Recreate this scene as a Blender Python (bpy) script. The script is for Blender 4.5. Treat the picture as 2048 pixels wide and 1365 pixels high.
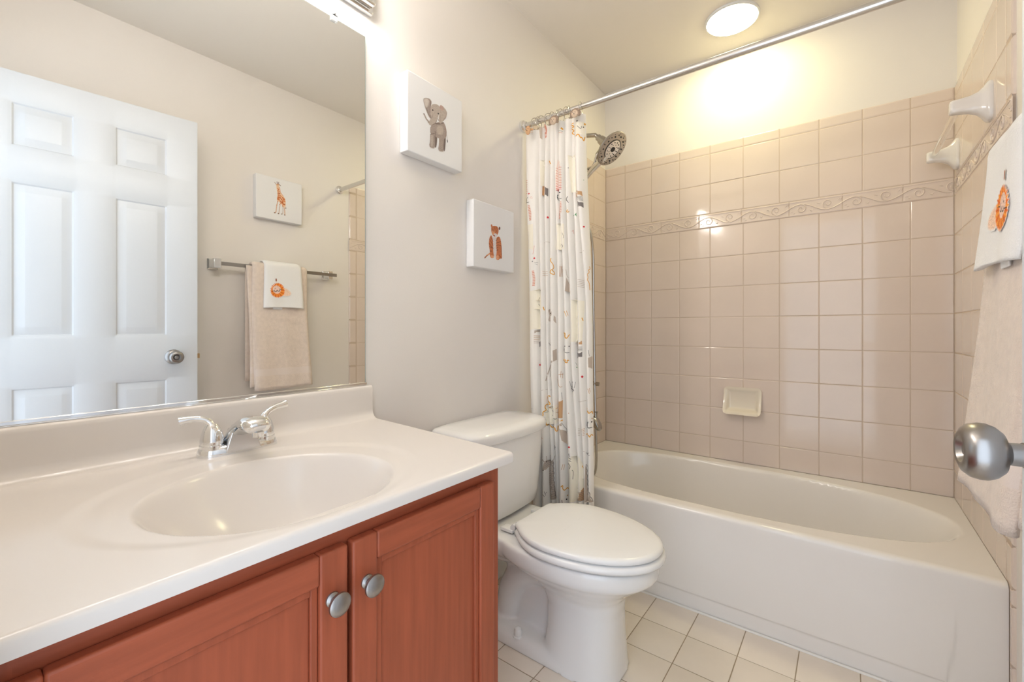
import bpy, bmesh, math, random
import numpy as np
from mathutils import Vector, Matrix
for _o in list(bpy.data.objects): bpy.data.objects.remove(_o)
S = bpy.context.scene
COL = S.collection
random.seed(7)
PI = math.pi

# ------------------------------------------------------------------ camera
cd = bpy.data.cameras.new('camera'); cam = bpy.data.objects.new('camera', cd); COL.objects.link(cam)
cam.location = (1.14425, -2.418, 1.028)
cam.rotation_euler = (PI/2, 0, 0.651918)
cd.sensor_width = 36.0; cd.lens = 36*880.36/2048
cd.shift_y = -(682.5-658.9)/2048
cd.clip_start = 0.01
S.camera = cam
# ------------------------------------------------------------------ world (daylight that comes through the open doorway)
w = bpy.data.worlds.new('daylight'); S.world = w; w.use_nodes = True
bgn = w.node_tree.nodes['Background']
bgn.inputs['Color'].default_value = (0.75, 0.86, 1.0, 1); bgn.inputs['Strength'].default_value = 1.85
S.view_settings.view_transform = 'Standard'; S.view_settings.look = 'None'
S.view_settings.exposure = 0.64; S.view_settings.gamma = 1.0
try: S.view_settings.use_curve_mapping = False
except Exception: pass
BULB_STRENGTH = 28.5      # vanity bulbs
SHOWER_STRENGTH = 31.0    # ceiling light over the tub

# room numbers (metres)
XL, XR = -0.008, 1.483          # painted side walls
YB, YF = 0.008, -2.425          # painted back wall, wall with the doorway
ZC = 2.43
TL, TR, TB = 0.0, 1.475, 0.0    # tile faces
P = 0.1535                      # tile pitch
ZDECK = 0.367                   # tub rim
ZBB, ZBT = 1.55, 1.6226         # border strip

# ------------------------------------------------------------------ materials
def srgb(r, g, b):
    f = lambda c: (c/255/12.92) if c/255 <= .04045 else ((c/255+.055)/1.055)**2.4
    return (f(r), f(g), f(b), 1)
def mat(name, col, rough=.5, metal=0., spec=.5, coat=0., bump=0., bscale=200., var=0., vscale=8., stretch=None, sheen=0., trans=0., ior=1.45, rvar=0.):
    m = bpy.data.materials.new(name); m.use_nodes = True
    nt = m.node_tree; b = nt.nodes['Principled BSDF']
    if len(col) == 3: col = (*col, 1)
    b.inputs['Base Color'].default_value = col
    b.inputs['Roughness'].default_value = rough; b.inputs['Metallic'].default_value = metal
    b.inputs['Specular IOR Level'].default_value = spec
    b.inputs['Coat Weight'].default_value = coat; b.inputs['Coat Roughness'].default_value = .06
    b.inputs['Sheen Weight'].default_value = sheen
    b.inputs['Transmission Weight'].default_value = trans; b.inputs['IOR'].default_value = ior
    tc = nt.nodes.new('ShaderNodeTexCoord'); mp = nt.nodes.new('ShaderNodeMapping')
    nt.links.new(tc.outputs['Object'], mp.inputs['Vector'])
    if stretch: mp.inputs['Scale'].default_value = stretch
    if var > 0:
        n = nt.nodes.new('ShaderNodeTexNoise'); n.inputs['Scale'].default_value = vscale; n.inputs['Detail'].default_value = 6
        nt.links.new(mp.outputs['Vector'], n.inputs['Vector'])
        r = nt.nodes.new('ShaderNodeValToRGB')
        r.color_ramp.elements[0].position = .3; r.color_ramp.elements[1].position = .7
        r.color_ramp.elements[0].color = tuple(c*(1-var) for c in col[:3])+(1,)
        r.color_ramp.elements[1].color = tuple(min(1, c*(1+var)) for c in col[:3])+(1,)
        nt.links.new(n.outputs['Fac'], r.inputs['Fac']); nt.links.new(r.outputs['Color'], b.inputs['Base Color'])
    if bump > 0:
        n2 = nt.nodes.new('ShaderNodeTexNoise'); n2.inputs['Scale'].default_value = bscale; n2.inputs['Detail'].default_value = 3
        nt.links.new(mp.outputs['Vector'], n2.inputs['Vector'])
        bp = nt.nodes.new('ShaderNodeBump'); bp.inputs['Strength'].default_value = bump; bp.inputs['Distance'].default_value = .002
        nt.links.new(n2.outputs['Fac'], bp.inputs['Height']); nt.links.new(bp.outputs['Normal'], b.inputs['Normal'])
    return m
def emis(name, col, strength):
    m = bpy.data.materials.new(name); m.use_nodes = True
    b = m.node_tree.nodes['Principled BSDF']
    b.inputs['Base Color'].default_value = (*col, 1)
    b.inputs['Emission Color'].default_value = (*col, 1); b.inputs['Emission Strength'].default_value = strength
    return m
M = {}
M['paint'] = mat('wall_paint', (.84, .795, .75), .55, bump=.10, bscale=260, var=.01, vscale=3)
M['ceiling'] = mat('ceiling_paint', (.84, .79, .72), .8, bump=.12, bscale=240)
M['tile'] = mat('glazed_beige_tile', (.77, .655, .575), .07, spec=.5, bump=.035, bscale=14, var=.025, vscale=5)
M['grout'] = mat('grout', (.62, .50, .40), .8, bump=.2, bscale=400)
M['floor_tile'] = mat('matt_floor_tile', (.84, .75, .645), .35, bump=.05, bscale=60, var=.03, vscale=9)
M['floor_grout'] = mat('floor_grout', (.36, .28, .19), .9)
M['porcelain'] = mat('white_porcelain', (.88, .865, .84), .06, spec=.55, coat=.3)
M['seat_plastic'] = mat('white_seat_plastic', (.89, .88, .86), .16)
M['enamel'] = mat('tub_enamel', (.86, .82, .78), .12, spec=.5, bump=.01, bscale=20)
M['marble'] = mat('cultured_marble', (.765, .71, .66), .17, spec=.5, coat=0.0)
M['woodv'] = mat('cherry_wood_vertical', (.365, .088, .040), .36, spec=.4, var=.12, vscale=7, stretch=(14, 14, .9), bump=.04, bscale=40)
M['woodh'] = mat('cherry_wood_horizontal', (.365, .088, .040), .36, spec=.4, var=.12, vscale=7, stretch=(14, .9, 14), bump=.04, bscale=40)
M['dark'] = mat('dark_gap', (.02, .015, .012), .8)
M['nickel'] = mat('brushed_nickel', (.36, .345, .335), .30, metal=1, bump=.03, bscale=300)
M['chrome'] = mat('chrome', (.83, .84, .85), .06, metal=1)
M['satin'] = mat('satin_chrome', (.72, .71, .70), .22, metal=1)
M['gunnickel'] = mat('shower_nickel', (.46, .44, .41), .22, metal=1)
M['mirror'] = mat('mirror_silver', (.90, .915, .905), 0.0, metal=1)
M['mirror_edge'] = mat('mirror_glass_edge', (.30, .40, .36), .1)
M['black'] = mat('black_rubber', (.02, .02, .02), .5)
M['clear'] = mat('clear_acrylic', (.95, .95, .93), .03, trans=1.0, ior=1.2)
M['clip'] = mat('clear_plastic_clip', (.93, .94, .94), .1, trans=.6, ior=1.4)
M['canvas'] = mat('white_canvas', (.84, .83, .825), .85, bump=.10, bscale=900)
M['ceramic'] = mat('white_ceramic', (.84, .80, .76), .08, coat=.3)
M['soapc'] = mat('cream_ceramic', (.80, .72, .60), .10, coat=.3)
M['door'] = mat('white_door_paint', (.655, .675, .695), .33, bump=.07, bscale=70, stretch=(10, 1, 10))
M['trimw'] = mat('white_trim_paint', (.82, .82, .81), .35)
M['terry'] = mat('beige_terry', (.80, .67, .57), .95, bump=1.0, bscale=330, sheen=.4, var=.05, vscale=60)
M['terryband'] = mat('beige_woven_band', (.82, .70, .62), .8, bump=.3, bscale=600, sheen=.2)
M['whiteterry'] = mat('white_terry', (.90, .88, .86), .95, bump=.8, bscale=380, sheen=.3)
M['fabric'] = mat('curtain_cotton', (.93, .885, .82), .9, bump=.35, bscale=420, sheen=.15)
M['vinyl'] = mat('caulk', (.84, .81, .76), .4)
M['bulb'] = emis('lit_bulb', (1.0, .945, .89), BULB_STRENGTH)
M['lens'] = emis('lit_shower_lens', (1.0, .92, .52), SHOWER_STRENGTH)
M['brass'] = mat('latch_brass', (.55, .36, .18), .3, metal=1)
M['resin'] = mat('beige_resin', (.68, .52, .38), .6, var=.15, vscale=120)
M['resin_brown'] = mat('brown_resin', (.36, .26, .19), .7, var=.3, vscale=200)
M['resin_tan'] = mat('tan_resin', (.72, .42, .22), .6)
M['tag'] = mat('care_tag', (.80, .74, .70), .7)
PRN = {'orange': srgb(230, 166, 60), 'black': srgb(38, 34, 36), 'red': srgb(214, 58, 62), 'salmon': srgb(222, 150, 128), 'blush': srgb(244, 222, 208),
       'cream': srgb(249, 241, 222), 'taupe': srgb(198, 182, 166), 'brown': srgb(203, 160, 118), 'grey': srgb(132, 124, 120), 'green': srgb(60, 140, 80)}
for k, c in PRN.items(): M['ink_'+k] = mat('ink_'+k, c, .9)
def paint_mat(name):
    m = bpy.data.materials.new(name); m.use_nodes = True; nt = m.node_tree; b = nt.nodes['Principled BSDF']
    a = nt.nodes.new('ShaderNodeAttribute'); a.attribute_name = 'pigment'
    nt.links.new(a.outputs['Color'], b.inputs['Base Color']); b.inputs['Roughness'].default_value = .85
    return m
M['pigment'] = paint_mat('watercolour_pigment')

# ------------------------------------------------------------------ mesh helpers
class MB:
    def __init__(s): s.v = []; s.f = []; s.m = []; s.cur = 0
    def vert(s, *p): s.v.append(tuple(p) if len(p) == 3 else tuple(p[0])); return len(s.v)-1
    def face(s, *i): s.f.append(tuple(i)); s.m.append(s.cur)
    def box(s, x0, x1, y0, y1, z0, z1):
        b = len(s.v)
        for z in (z0, z1):
            for x, y in ((x0, y0), (x1, y0), (x1, y1), (x0, y1)): s.v.append((x, y, z))
        for q in ((3, 2, 1, 0), (4, 5, 6, 7), (0, 1, 5, 4), (1, 2, 6, 5), (2, 3, 7, 6), (3, 0, 4, 7)): s.face(*[b+i for i in q])
        return s
    def loft(s, rings, cap0=True, cap1=True, closed=True):
        n = len(rings[0]); base = []
        for r in rings:
            base.append(len(s.v)); s.v.extend(tuple(p) for p in r)
        for a, b in zip(base, base[1:]):
            for i in range(n if closed else n-1):
                j = (i+1) % n; s.face(a+i, a+j, b+j, b+i)
        if cap0: s.face(*[base[0]+i for i in reversed(range(n))])
        if cap1: s.face(*[base[-1]+i for i in range(n)])
        return s
    def lathe(s, prof, o, axis=(0, 0, 1), n=28, cap=True):
        a = Vector(axis).normalized(); t = Vector((0, 0, 1)) if abs(a.z) < .9 else Vector((1, 0, 0))
        u = a.cross(t).normalized(); v = a.cross(u); o = Vector(o)
        rings = [[o+a*h+(u*math.cos(2*PI*i/n)+v*math.sin(2*PI*i/n))*max(r, 1e-5) for i in range(n)] for r, h in prof]
        return s.loft(rings, cap, cap)
    def tube(s, pts, r, n=10, cap=True, flat=None):
        pts = [Vector(p) for p in pts]; R = r if callable(r) else (lambda t: r)
        rings = []; prev = None
        for i, p in enumerate(pts):
            d = (pts[min(i+1, len(pts)-1)]-pts[max(i-1, 0)]).normalized()
            if prev is None:
                t = Vector((0, 0, 1)) if abs(d.z) < .9 else Vector((1, 0, 0)); u = d.cross(t).normalized()
            else:
                u = (prev-d*prev.dot(d)); u = u.normalized() if u.length > 1e-6 else d.orthogonal().normalized()
            prev = u; v = d.cross(u); rr = R(i/max(1, len(pts)-1))
            rings.append([p+(u*math.cos(2*PI*k/n)+v*math.sin(2*PI*k/n))*rr for k in range(n)])
        if flat is not None:
            ax, f = flat
            for rg, p in zip(rings, pts):
                for k in range(n):
                    q = rg[k].copy(); q[ax] = p[ax]+(q[ax]-p[ax])*f; rg[k] = q
        return s.loft(rings, cap, cap)
    def sphere(s, c, r, n=20, m=12, sc=(1, 1, 1)):
        rings = []
        for j in range(1, m):
            a = PI*j/m
            rings.append([(c[0]+r*sc[0]*math.sin(a)*math.cos(2*PI*i/n), c[1]+r*sc[1]*math.sin(a)*math.sin(2*PI*i/n), c[2]-r*sc[2]*math.cos(a)) for i in range(n)])
        s.loft(rings, False, False)
        k = len(s.v)-n*(m-1); lo = s.vert(c[0], c[1], c[2]-r*sc[2]); hi = s.vert(c[0], c[1], c[2]+r*sc[2])
        for i in range(n):
            j = (i+1) % n; s.face(lo, k+j, k+i); t = k+n*(m-2); s.face(hi, t+i, t+j)
        return s
    def grid(s, fn, nu, nv, cu=False):
        b = len(s.v)
        for j in range(nv+1):
            for i in range(nu+1): s.v.append(tuple(fn(i/nu, j/nv)))
        for j in range(nv):
            for i in range(nu):
                a = b+j*(nu+1)+i; s.face(a, a+1, a+nu+2, a+nu+1)
        return s
def woff(o):
    p = Vector((0, 0, 0))
    while o is not None: p += o.location; o = o.parent
    return p
def build(name, mb, m, parent=None, smooth=35, bevel=0., seg=2, local=False, fixn=False):
    me = bpy.data.meshes.new(name)
    off = Vector((0, 0, 0)) if (local or parent is None) else woff(parent)
    me.from_pydata([(v[0]-off.x, v[1]-off.y, v[2]-off.z) for v in mb.v], [], mb.f)
    mats = m if isinstance(m, (list, tuple)) else [m]
    for x in mats: me.materials.append(x)
    if len(mats) > 1: me.polygons.foreach_set('material_index', mb.m)
    if fixn:
        bm = bmesh.new(); bm.from_mesh(me); bmesh.ops.recalc_face_normals(bm, faces=bm.faces); bm.to_mesh(me); bm.free()
    if smooth:
        me.polygons.foreach_set('use_smooth', [True]*len(me.polygons))
        if smooth < 180: me.set_sharp_from_angle(angle=math.radians(smooth))
    me.update()
    o = bpy.data.objects.new(name, me); COL.objects.link(o)
    if parent is not None: o.parent = parent
    if bevel > 0:
        bv = o.modifiers.new('bevel', 'BEVEL'); bv.width = bevel; bv.segments = seg; bv.limit_method = 'ANGLE'; bv.angle_limit = math.radians(40)
        bv.harden_normals = False
    return o
def tag(o, label, cat, group=None, kind=None):
    o['label'] = label; o['category'] = cat
    if group: o['group'] = group
    if kind: o['kind'] = kind
    return o
def thing(name, label, cat, loc=(0, 0, 0), group=None, kind=None):
    o = bpy.data.objects.new(name, None); o.empty_display_size = .05; COL.objects.link(o); o.location = loc
    return tag(o, label, cat, group, kind)
def bx(*a): return MB().box(*a)
def ss(a, b, x):
    t = min(1., max(0., (x-a)/(b-a))); return t*t*(3-2*t)
def copy_thing(o, loc):
    c = o.copy(); COL.objects.link(c); c.location = loc
    for ch in o.children:
        k = ch.copy(); COL.objects.link(k); k.parent = c
        for g in ch.children:
            h = g.copy(); COL.objects.link(h); h.parent = k
    return c
ELEPHANT = [('l',[(-1.339,1.7154),(-1.3348,1.7026),(-1.3316,1.6885)],0.00143,(120,105,98)),('l',[(-1.3323,1.6891),(-1.3308,1.6833)],0.00358,(35,30,30)),('p',[(-1.3916,1.6897),(-1.3787,1.6907),(-1.3806,1.6603),(-1.3853,1.6448),(-1.3916,1.6462)],0.00139,(120,105,98)),('p',[(-1.35,1.6919),(-1.339,1.7011),(-1.3402,1.6721),(-1.3438,1.646),(-1.3511,1.6454)],0.00142,(120,105,98)),('p',[(-1.4112,1.712),(-1.3835,1.7327),(-1.35,1.747),(-1.3415,1.7377),(-1.3348,1.7187),(-1.3365,1.702),(-1.3426,1.6891),(-1.3692,1.6817),(-1.3787,1.682),(-1.3905,1.6814),(-1.4112,1.681)],0.00241,(165,150,140)),('p',[(-1.4119,1.6842),(-1.3893,1.6922),(-1.3881,1.6665),(-1.3899,1.6416),(-1.402,1.6376),(-1.4168,1.6396),(-1.4119,1.6602)],0.00172,(165,150,140)),('p',[(-1.3716,1.6862),(-1.3475,1.6928),(-1.35,1.6653),(-1.3499,1.6431),(-1.3644,1.6385),(-1.3763,1.6416),(-1.3711,1.6635)],0.00176,(165,150,140)),('p',[(-1.3835,1.7205),(-1.3549,1.7328),(-1.35,1.715),(-1.3548,1.6991),(-1.3811,1.6934)],0.00698,(186,172,160)),('p',[(-1.4089,1.6801),(-1.3997,1.6851),(-1.3986,1.663),(-1.4008,1.6432),(-1.41,1.6436)],0.0043,(186,172,160)),('l',[(-1.3886,1.6994),(-1.39,1.6728),(-1.3885,1.6455)],0.00244,(120,105,98)),('l',[(-1.4112,1.6819),(-1.3928,1.691)],0.00206,(120,105,98)),('l',[(-1.3858,1.7274),(-1.3693,1.7327),(-1.35,1.7434)],0.00383,(120,105,98)),('l',[(-1.3427,1.7355),(-1.3373,1.716),(-1.3402,1.6971)],0.00249,(150,128,116)),('p',[(-1.4427,1.7874),(-1.4338,1.7953),(-1.4181,1.8002),(-1.4079,1.7984),(-1.4044,1.7904),(-1.4086,1.7766),(-1.4113,1.7566),(-1.4028,1.7375),(-1.4101,1.7335),(-1.4203,1.7411),(-1.4293,1.7546),(-1.4371,1.7685)],0.00203,(165,150,140)),('p',[(-1.4394,1.7871),(-1.4316,1.7937),(-1.4204,1.7967),(-1.4159,1.7909),(-1.4226,1.7693),(-1.4305,1.7644),(-1.436,1.774)],0.00508,(205,194,184)),('l',[(-1.4079,1.7941),(-1.4113,1.7738),(-1.4117,1.7547)],0.00241,(120,105,98)),('l',[(-1.4282,1.7636),(-1.4181,1.7471),(-1.4055,1.7373)],0.00204,(120,105,98)),('p',[(-1.3693,1.7925),(-1.3574,1.8008),(-1.3476,1.7977),(-1.3366,1.7914),(-1.3329,1.7821),(-1.3378,1.7659),(-1.35,1.7505),(-1.3621,1.7354),(-1.3705,1.734),(-1.3741,1.7485),(-1.3698,1.7694)],0.00211,(186,172,160)),('e',[(-1.3593,1.7912),(-1.3593,1.7824),(-1.3501,1.7949)],0.00353,(190,160,148)),('l',[(-1.3354,1.7847),(-1.339,1.7654),(-1.3525,1.7496)],0.0025,(165,150,140)),('l',[(-1.3645,1.7627),(-1.3669,1.7406)],0.00247,(165,150,140)),('p',[(-1.4044,1.7852),(-1.3882,1.7935),(-1.3717,1.795),(-1.3665,1.7866),(-1.3693,1.7696),(-1.3752,1.755),(-1.3811,1.7388),(-1.3893,1.7253),(-1.4021,1.7145),(-1.4135,1.7111),(-1.4185,1.7161),(-1.4113,1.7343),(-1.4032,1.7373),(-1.4101,1.7519),(-1.4101,1.7708)],0.00207,(186,172,160)),('l',[(-1.3882,1.7431),(-1.3951,1.7266),(-1.4067,1.7188),(-1.4181,1.7206)],0.00905,(186,172,160)),('l',[(-1.4169,1.721),(-1.4282,1.727),(-1.4382,1.7393)],0.00583,(165,150,140)),('l',[(-1.4378,1.7386),(-1.4393,1.7405)],0.00271,(120,105,98)),('l',[(-1.4044,1.7145),(-1.3882,1.7274),(-1.3811,1.7388)],0.00172,(120,105,98)),('l',[(-1.3788,1.7467),(-1.3717,1.7424)],0.0021,(120,105,98)),('l',[(-1.3998,1.7525),(-1.4009,1.7417)],0.00277,(165,150,140)),('e',[(-1.3998,1.7677),(-1.3998,1.7649),(-1.397,1.7688)],0.00086,(35,30,30)),('e',[(-1.3745,1.7658),(-1.3745,1.763),(-1.3717,1.7669)],0.00088,(35,30,30)),('l',[(-1.4112,1.6363),(-1.4008,1.638)],0.00138,(215,205,195)),('l',[(-1.3692,1.6387),(-1.3499,1.6431)],0.00141,(215,205,195))]
TIGER = [('l',[(-1.1017,1.3243),(-1.1198,1.314),(-1.1317,1.3039)],0.00567,(222,160,120)),('l',[(-1.1186,1.3142),(-1.1329,1.303)],0.00281,(120,68,48)),('p',[(-1.0932,1.3999),(-1.1042,1.387),(-1.1083,1.3674),(-1.1071,1.3519),(-1.1017,1.3338),(-1.1029,1.3226),(-1.0992,1.3081),(-1.0795,1.3091),(-1.077,1.3182),(-1.0815,1.3367),(-1.0808,1.3559),(-1.0833,1.3841)],0.00127,(198,120,78)),('p',[(-1.062,1.394),(-1.0429,1.402),(-1.0339,1.3889),(-1.0286,1.3637),(-1.0273,1.3362),(-1.0254,1.3139),(-1.0428,1.3111),(-1.0467,1.3057),(-1.0619,1.3049),(-1.0645,1.3134),(-1.0599,1.3397),(-1.0645,1.3631),(-1.0645,1.3807)],0.00128,(198,120,78)),('p',[(-1.0846,1.3934),(-1.0608,1.3966),(-1.0633,1.3713),(-1.062,1.3474),(-1.0657,1.3133),(-1.0758,1.3135),(-1.0795,1.3369),(-1.082,1.3684)],0.00254,(222,214,212)),('p',[(-1.0968,1.3187),(-1.0795,1.3194),(-1.0782,1.31),(-1.0968,1.3076)],0.00221,(222,160,120)),('p',[(-1.0619,1.3218),(-1.0467,1.3254),(-1.0467,1.3068),(-1.0619,1.3057)],0.00225,(222,160,120)),('p',[(-1.0932,1.4315),(-1.0796,1.4369),(-1.0621,1.4397),(-1.0489,1.4349),(-1.0476,1.419),(-1.0544,1.4049),(-1.0671,1.3955),(-1.0796,1.395),(-1.0895,1.4037),(-1.0944,1.417)],0.00127,(198,120,78)),('p',[(-1.0964,1.4404),(-1.0871,1.4398),(-1.0851,1.4298),(-1.0945,1.4265)],0.00095,(198,120,78)),('p',[(-1.0455,1.4404),(-1.036,1.4389),(-1.0391,1.427),(-1.0481,1.4278)],0.00097,(120,68,48)),('e',[(-1.0808,1.4099),(-1.0808,1.4004),(-1.0721,1.4115)],0.00286,(222,160,120)),('e',[(-1.0671,1.4027),(-1.0671,1.3963),(-1.0557,1.4047)],0.00256,(222,214,212)),('e',[(-1.0746,1.3991),(-1.0746,1.3967),(-1.0696,1.3999)],0.0008,(150,90,90)),('l',[(-1.0809,1.4195),(-1.0796,1.4149)],0.00223,(120,68,48)),('l',[(-1.0621,1.4213),(-1.0595,1.4177)],0.00225,(120,68,48)),('l',[(-1.0746,1.4334),(-1.0696,1.4247)],0.0016,(120,68,48)),('l',[(-1.0596,1.4362),(-1.0621,1.4277)],0.00161,(120,68,48)),('l',[(-1.0895,1.4243),(-1.0833,1.4159)],0.00158,(120,68,48)),('l',[(-1.0519,1.4279),(-1.0532,1.4132)],0.00161,(120,68,48)),('l',[(-1.1042,1.3807),(-1.0932,1.3698),(-1.082,1.3588)],0.0022,(120,68,48)),('l',[(-1.1066,1.3646),(-1.0944,1.3538),(-1.0808,1.3463)],0.0022,(120,68,48)),('l',[(-1.1041,1.3508),(-1.0894,1.3482)],0.00252,(120,68,48)),('l',[(-1.0997,1.3341),(-1.0931,1.3347)],0.0041,(120,68,48)),('l',[(-1.0969,1.3882),(-1.0821,1.3747)],0.0019,(120,68,48)),('l',[(-1.0633,1.3809),(-1.0493,1.3945)],0.00225,(120,68,48)),('l',[(-1.0633,1.3713),(-1.0442,1.3775),(-1.0339,1.384)],0.00192,(120,68,48)),('l',[(-1.062,1.3603),(-1.0518,1.3658),(-1.0312,1.3649)],0.00225,(120,68,48)),('l',[(-1.0607,1.3508),(-1.0493,1.3574)],0.00193,(120,68,48)),('l',[(-1.0594,1.3422),(-1.0518,1.3465)],0.00289,(120,68,48)),('l',[(-1.0312,1.3633),(-1.0299,1.3277)],0.00228,(120,68,48)),('l',[(-1.0441,1.3258),(-1.0286,1.3148)],0.00226,(120,68,48))]
GIRAFFE = [('l',[(-1.232,1.7613),(-1.2393,1.7298),(-1.243,1.6952),(-1.2503,1.6887)],0.00462,(214,170,140)),('l',[(-1.2187,1.7508),(-1.2235,1.7225),(-1.2266,1.6918),(-1.2306,1.6877)],0.00464,(205,180,165)),('l',[(-1.2053,1.7374),(-1.2037,1.7131),(-1.2053,1.6936),(-1.2112,1.6896)],0.00438,(200,185,172)),('l',[(-1.1986,1.7362),(-1.1945,1.7151),(-1.1932,1.6879)],0.00494,(214,170,140)),('l',[(-1.1897,1.7657),(-1.1878,1.7303)],0.00193,(236,200,165)),('e',[(-1.1878,1.7289),(-1.1878,1.7248),(-1.1856,1.7294)],0.0011,(110,75,55)),('p',[(-1.2418,1.843),(-1.2236,1.8477),(-1.2187,1.808),(-1.1973,1.7914),(-1.1886,1.7742),(-1.1905,1.749),(-1.1932,1.7291),(-1.2026,1.7298),(-1.208,1.7395),(-1.2187,1.7481),(-1.2293,1.7592),(-1.2359,1.7577),(-1.2372,1.7737),(-1.2346,1.8014),(-1.2394,1.8273)],0.00271,(236,200,165)),('p',[(-1.2439,1.8546),(-1.2241,1.8612),(-1.2254,1.8445),(-1.2315,1.837),(-1.2399,1.8408)],0.00162,(228,190,155)),('l',[(-1.2373,1.868),(-1.2355,1.8555)],0.00325,(110,75,55)),('l',[(-1.2281,1.8677),(-1.2294,1.8571)],0.00326,(110,75,55)),('l',[(-1.2499,1.8611),(-1.242,1.8532)],0.00351,(170,140,125)),('l',[(-1.2246,1.8556),(-1.218,1.8502)],0.00354,(110,75,55)),('e',[(-1.2498,1.6889),(-1.2498,1.6864),(-1.2451,1.6898)],0.00108,(110,75,55)),('e',[(-1.2293,1.6886),(-1.2293,1.6858),(-1.2248,1.6895)],0.00109,(110,75,55)),('e',[(-1.2112,1.6896),(-1.2112,1.6869),(-1.2069,1.6905)],0.00109,(150,140,132)),('e',[(-1.194,1.6877),(-1.194,1.685),(-1.1897,1.6886)],0.0011,(110,75,55)),('l',[(-1.2228,1.8425),(-1.2187,1.8135),(-1.2027,1.7956)],0.00218,(205,120,70)),('e',[(-1.232,1.8319),(-1.2315,1.8288),(-1.2288,1.8333)],0.00136,(205,120,70)),('e',[(-1.2294,1.8245),(-1.2288,1.8208),(-1.2257,1.8259)],0.00136,(190,100,55)),('e',[(-1.2333,1.8167),(-1.2328,1.8135),(-1.2302,1.818)],0.00136,(205,120,70)),('e',[(-1.2262,1.8144),(-1.2257,1.8107),(-1.2225,1.8158)],0.00136,(218,140,92)),('e',[(-1.2307,1.8051),(-1.2301,1.8012),(-1.2267,1.8066)],0.00136,(190,100,55)),('e',[(-1.2227,1.8043),(-1.2222,1.8007),(-1.219,1.8058)],0.00136,(190,100,55)),('e',[(-1.2293,1.7946),(-1.2288,1.7901),(-1.2248,1.7962)],0.00136,(205,120,70)),('e',[(-1.2201,1.7927),(-1.2195,1.7888),(-1.2161,1.7942)],0.00136,(205,120,70)),('e',[(-1.228,1.7813),(-1.2275,1.7743),(-1.2211,1.7835)],0.00136,(205,120,70)),('e',[(-1.232,1.7708),(-1.2314,1.7655),(-1.2267,1.7726)],0.00136,(205,120,70)),('e',[(-1.2187,1.7808),(-1.2182,1.7765),(-1.2145,1.7823)],0.00136,(190,100,55)),('e',[(-1.2134,1.7902),(-1.2129,1.7865),(-1.2097,1.7917)],0.00137,(218,140,92)),('e',[(-1.2121,1.7742),(-1.2115,1.7699),(-1.2078,1.7757)],0.00137,(190,100,55)),('e',[(-1.2054,1.784),(-1.2048,1.7792),(-1.2005,1.7857)],0.00137,(205,120,70)),('e',[(-1.1986,1.7773),(-1.1981,1.7714),(-1.1927,1.7793)],0.00137,(205,120,70)),('e',[(-1.2054,1.7675),(-1.2048,1.7611),(-1.1989,1.7696)],0.00137,(218,140,92)),('e',[(-1.1959,1.7656),(-1.1954,1.7602),(-1.1905,1.7674)],0.00137,(218,140,92)),('e',[(-1.208,1.7573),(-1.2075,1.7509),(-1.2016,1.7594)],0.00137,(190,100,55)),('e',[(-1.2187,1.7617),(-1.2182,1.758),(-1.215,1.7631)],0.00136,(190,100,55)),('e',[(-1.216,1.7514),(-1.2155,1.7477),(-1.2123,1.7528)],0.00136,(205,120,70)),('e',[(-1.2027,1.749),(-1.2021,1.7436),(-1.1973,1.7507)],0.00137,(205,120,70)),('e',[(-1.1959,1.7477),(-1.1954,1.7435),(-1.1916,1.7493)],0.00137,(190,100,55)),('e',[(-1.2053,1.7374),(-1.2048,1.7337),(-1.2016,1.7388)],0.00137,(205,120,70)),('e',[(-1.2254,1.7683),(-1.2248,1.7641),(-1.2211,1.7699)],0.00136,(205,120,70)),('e',[(-1.2346,1.777),(-1.2341,1.7744),(-1.232,1.7782)],0.00136,(218,140,92)),('e',[(-1.2333,1.7583),(-1.2327,1.756),(-1.2309,1.7594)],0.00136,(190,100,55)),('e',[(-1.2383,1.7355),(-1.2377,1.7334),(-1.2362,1.7365)],0.00136,(190,100,55)),('e',[(-1.2227,1.7417),(-1.2222,1.7394),(-1.2203,1.7428)],0.00136,(205,120,70)),('e',[(-1.2281,1.8547),(-1.2275,1.8529),(-1.2262,1.8557)],0.00136,(205,120,70)),('e',[(-1.236,1.8513),(-1.2355,1.8495),(-1.2341,1.8523)],0.00136,(190,100,55))]
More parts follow.
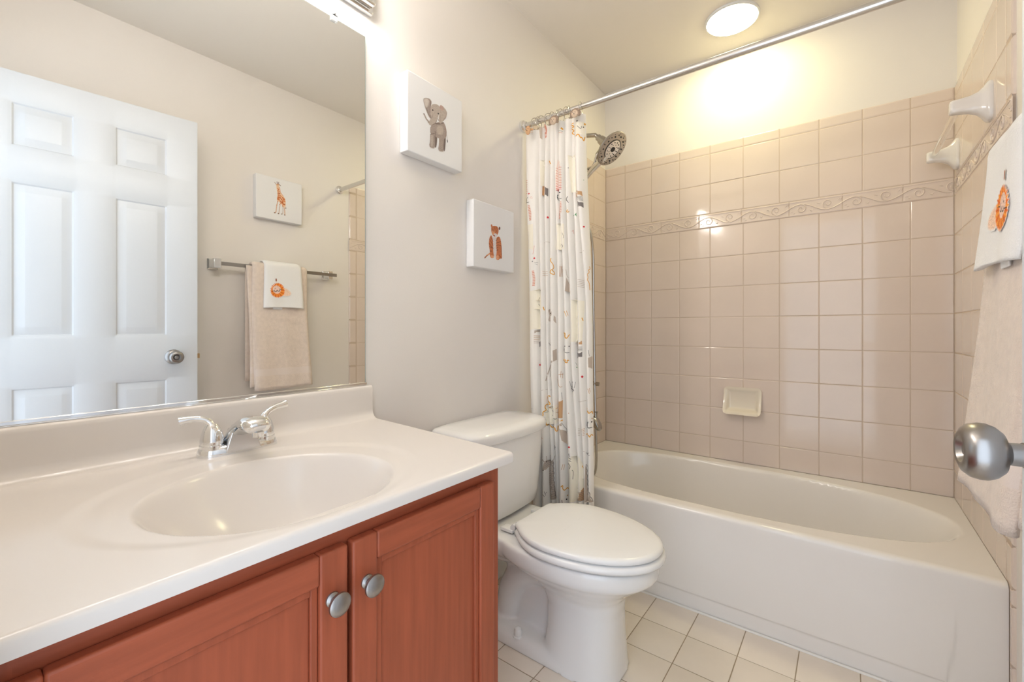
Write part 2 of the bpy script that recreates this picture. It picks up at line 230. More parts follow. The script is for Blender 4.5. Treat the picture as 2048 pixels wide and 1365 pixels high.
LION = [('p',[(-1.2545,1.2537),(-1.2321,1.2582),(-1.2094,1.2455),(-1.199,1.2289),(-1.2093,1.215),(-1.2433,1.2118)],0.00681,(243,206,180)),('p',[(-1.3064,1.2498),(-1.2929,1.2704),(-1.2711,1.2835),(-1.2489,1.2768),(-1.2366,1.2521),(-1.2349,1.2294),(-1.2461,1.2116),(-1.2765,1.203),(-1.2983,1.2095),(-1.308,1.2274)],0.00558,(238,130,40)),('l',[(-1.2528,1.2441),(-1.2349,1.2454)],0.00398,(225,105,30)),('l',[(-1.2534,1.2387),(-1.236,1.2358)],0.00398,(247,160,60)),('l',[(-1.2552,1.2334),(-1.2393,1.2265)],0.00397,(225,105,30)),('l',[(-1.2581,1.2287),(-1.2445,1.2183)],0.00397,(247,160,60)),('l',[(-1.2619,1.2248),(-1.2513,1.2115)],0.00397,(225,105,30)),('l',[(-1.2664,1.222),(-1.2594,1.2066)],0.00396,(247,160,60)),('l',[(-1.2713,1.2204),(-1.2682,1.2038)],0.00395,(225,105,30)),('l',[(-1.2763,1.2201),(-1.2772,1.2032)],0.00395,(247,160,60)),('l',[(-1.2811,1.2211),(-1.2858,1.205)],0.00394,(225,105,30)),('l',[(-1.2856,1.2233),(-1.2937,1.2089)],0.00393,(247,160,60)),('l',[(-1.2893,1.2266),(-1.3004,1.2148)],0.00393,(225,105,30)),('l',[(-1.2921,1.2309),(-1.3054,1.2222)],0.00393,(247,160,60)),('l',[(-1.2939,1.2358),(-1.3085,1.2308)],0.00392,(225,105,30)),('l',[(-1.2945,1.2412),(-1.3096,1.2401)],0.00392,(247,160,60)),('l',[(-1.2939,1.2466),(-1.3085,1.2495)],0.00392,(225,105,30)),('l',[(-1.2921,1.2518),(-1.3054,1.2585)],0.00393,(247,160,60)),('l',[(-1.2893,1.2564),(-1.3004,1.2667)],0.00393,(225,105,30)),('l',[(-1.2856,1.2603),(-1.2938,1.2735)],0.00393,(247,160,60)),('l',[(-1.2812,1.2632),(-1.2859,1.2786)],0.00394,(225,105,30)),('l',[(-1.2763,1.2648),(-1.2772,1.2816)],0.00395,(247,160,60)),('l',[(-1.2713,1.2652),(-1.2682,1.2823)],0.00395,(225,105,30)),('l',[(-1.2664,1.2643),(-1.2594,1.2808)],0.00396,(247,160,60)),('l',[(-1.2619,1.2621),(-1.2514,1.277)],0.00397,(225,105,30)),('l',[(-1.2581,1.2588),(-1.2445,1.2712)],0.00397,(247,160,60)),('l',[(-1.2552,1.2545),(-1.2393,1.2637)],0.00397,(225,105,30)),('l',[(-1.2534,1.2495),(-1.236,1.2549)],0.00398,(247,160,60)),('e',[(-1.2765,1.2464),(-1.2765,1.2238),(-1.2545,1.248)],0.00451,(240,205,190)),('l',[(-1.2874,1.2495),(-1.2831,1.2532)],0.00225,(35,30,30)),('l',[(-1.2644,1.2524),(-1.26,1.2493)],0.00226,(35,30,30)),('l',[(-1.2896,1.2415),(-1.2874,1.2349),(-1.2787,1.2355),(-1.2754,1.2448),(-1.271,1.2372),(-1.2622,1.2389),(-1.26,1.2459)],0.00281,(35,30,30)),('l',[(-1.3037,1.2372),(-1.2918,1.238)],0.00223,(35,30,30)),('l',[(-1.2589,1.2477),(-1.2467,1.2503)],0.00227,(35,30,30)),('l',[(-1.2788,1.2941),(-1.2788,1.3043)],0.00676,(150,75,40))]
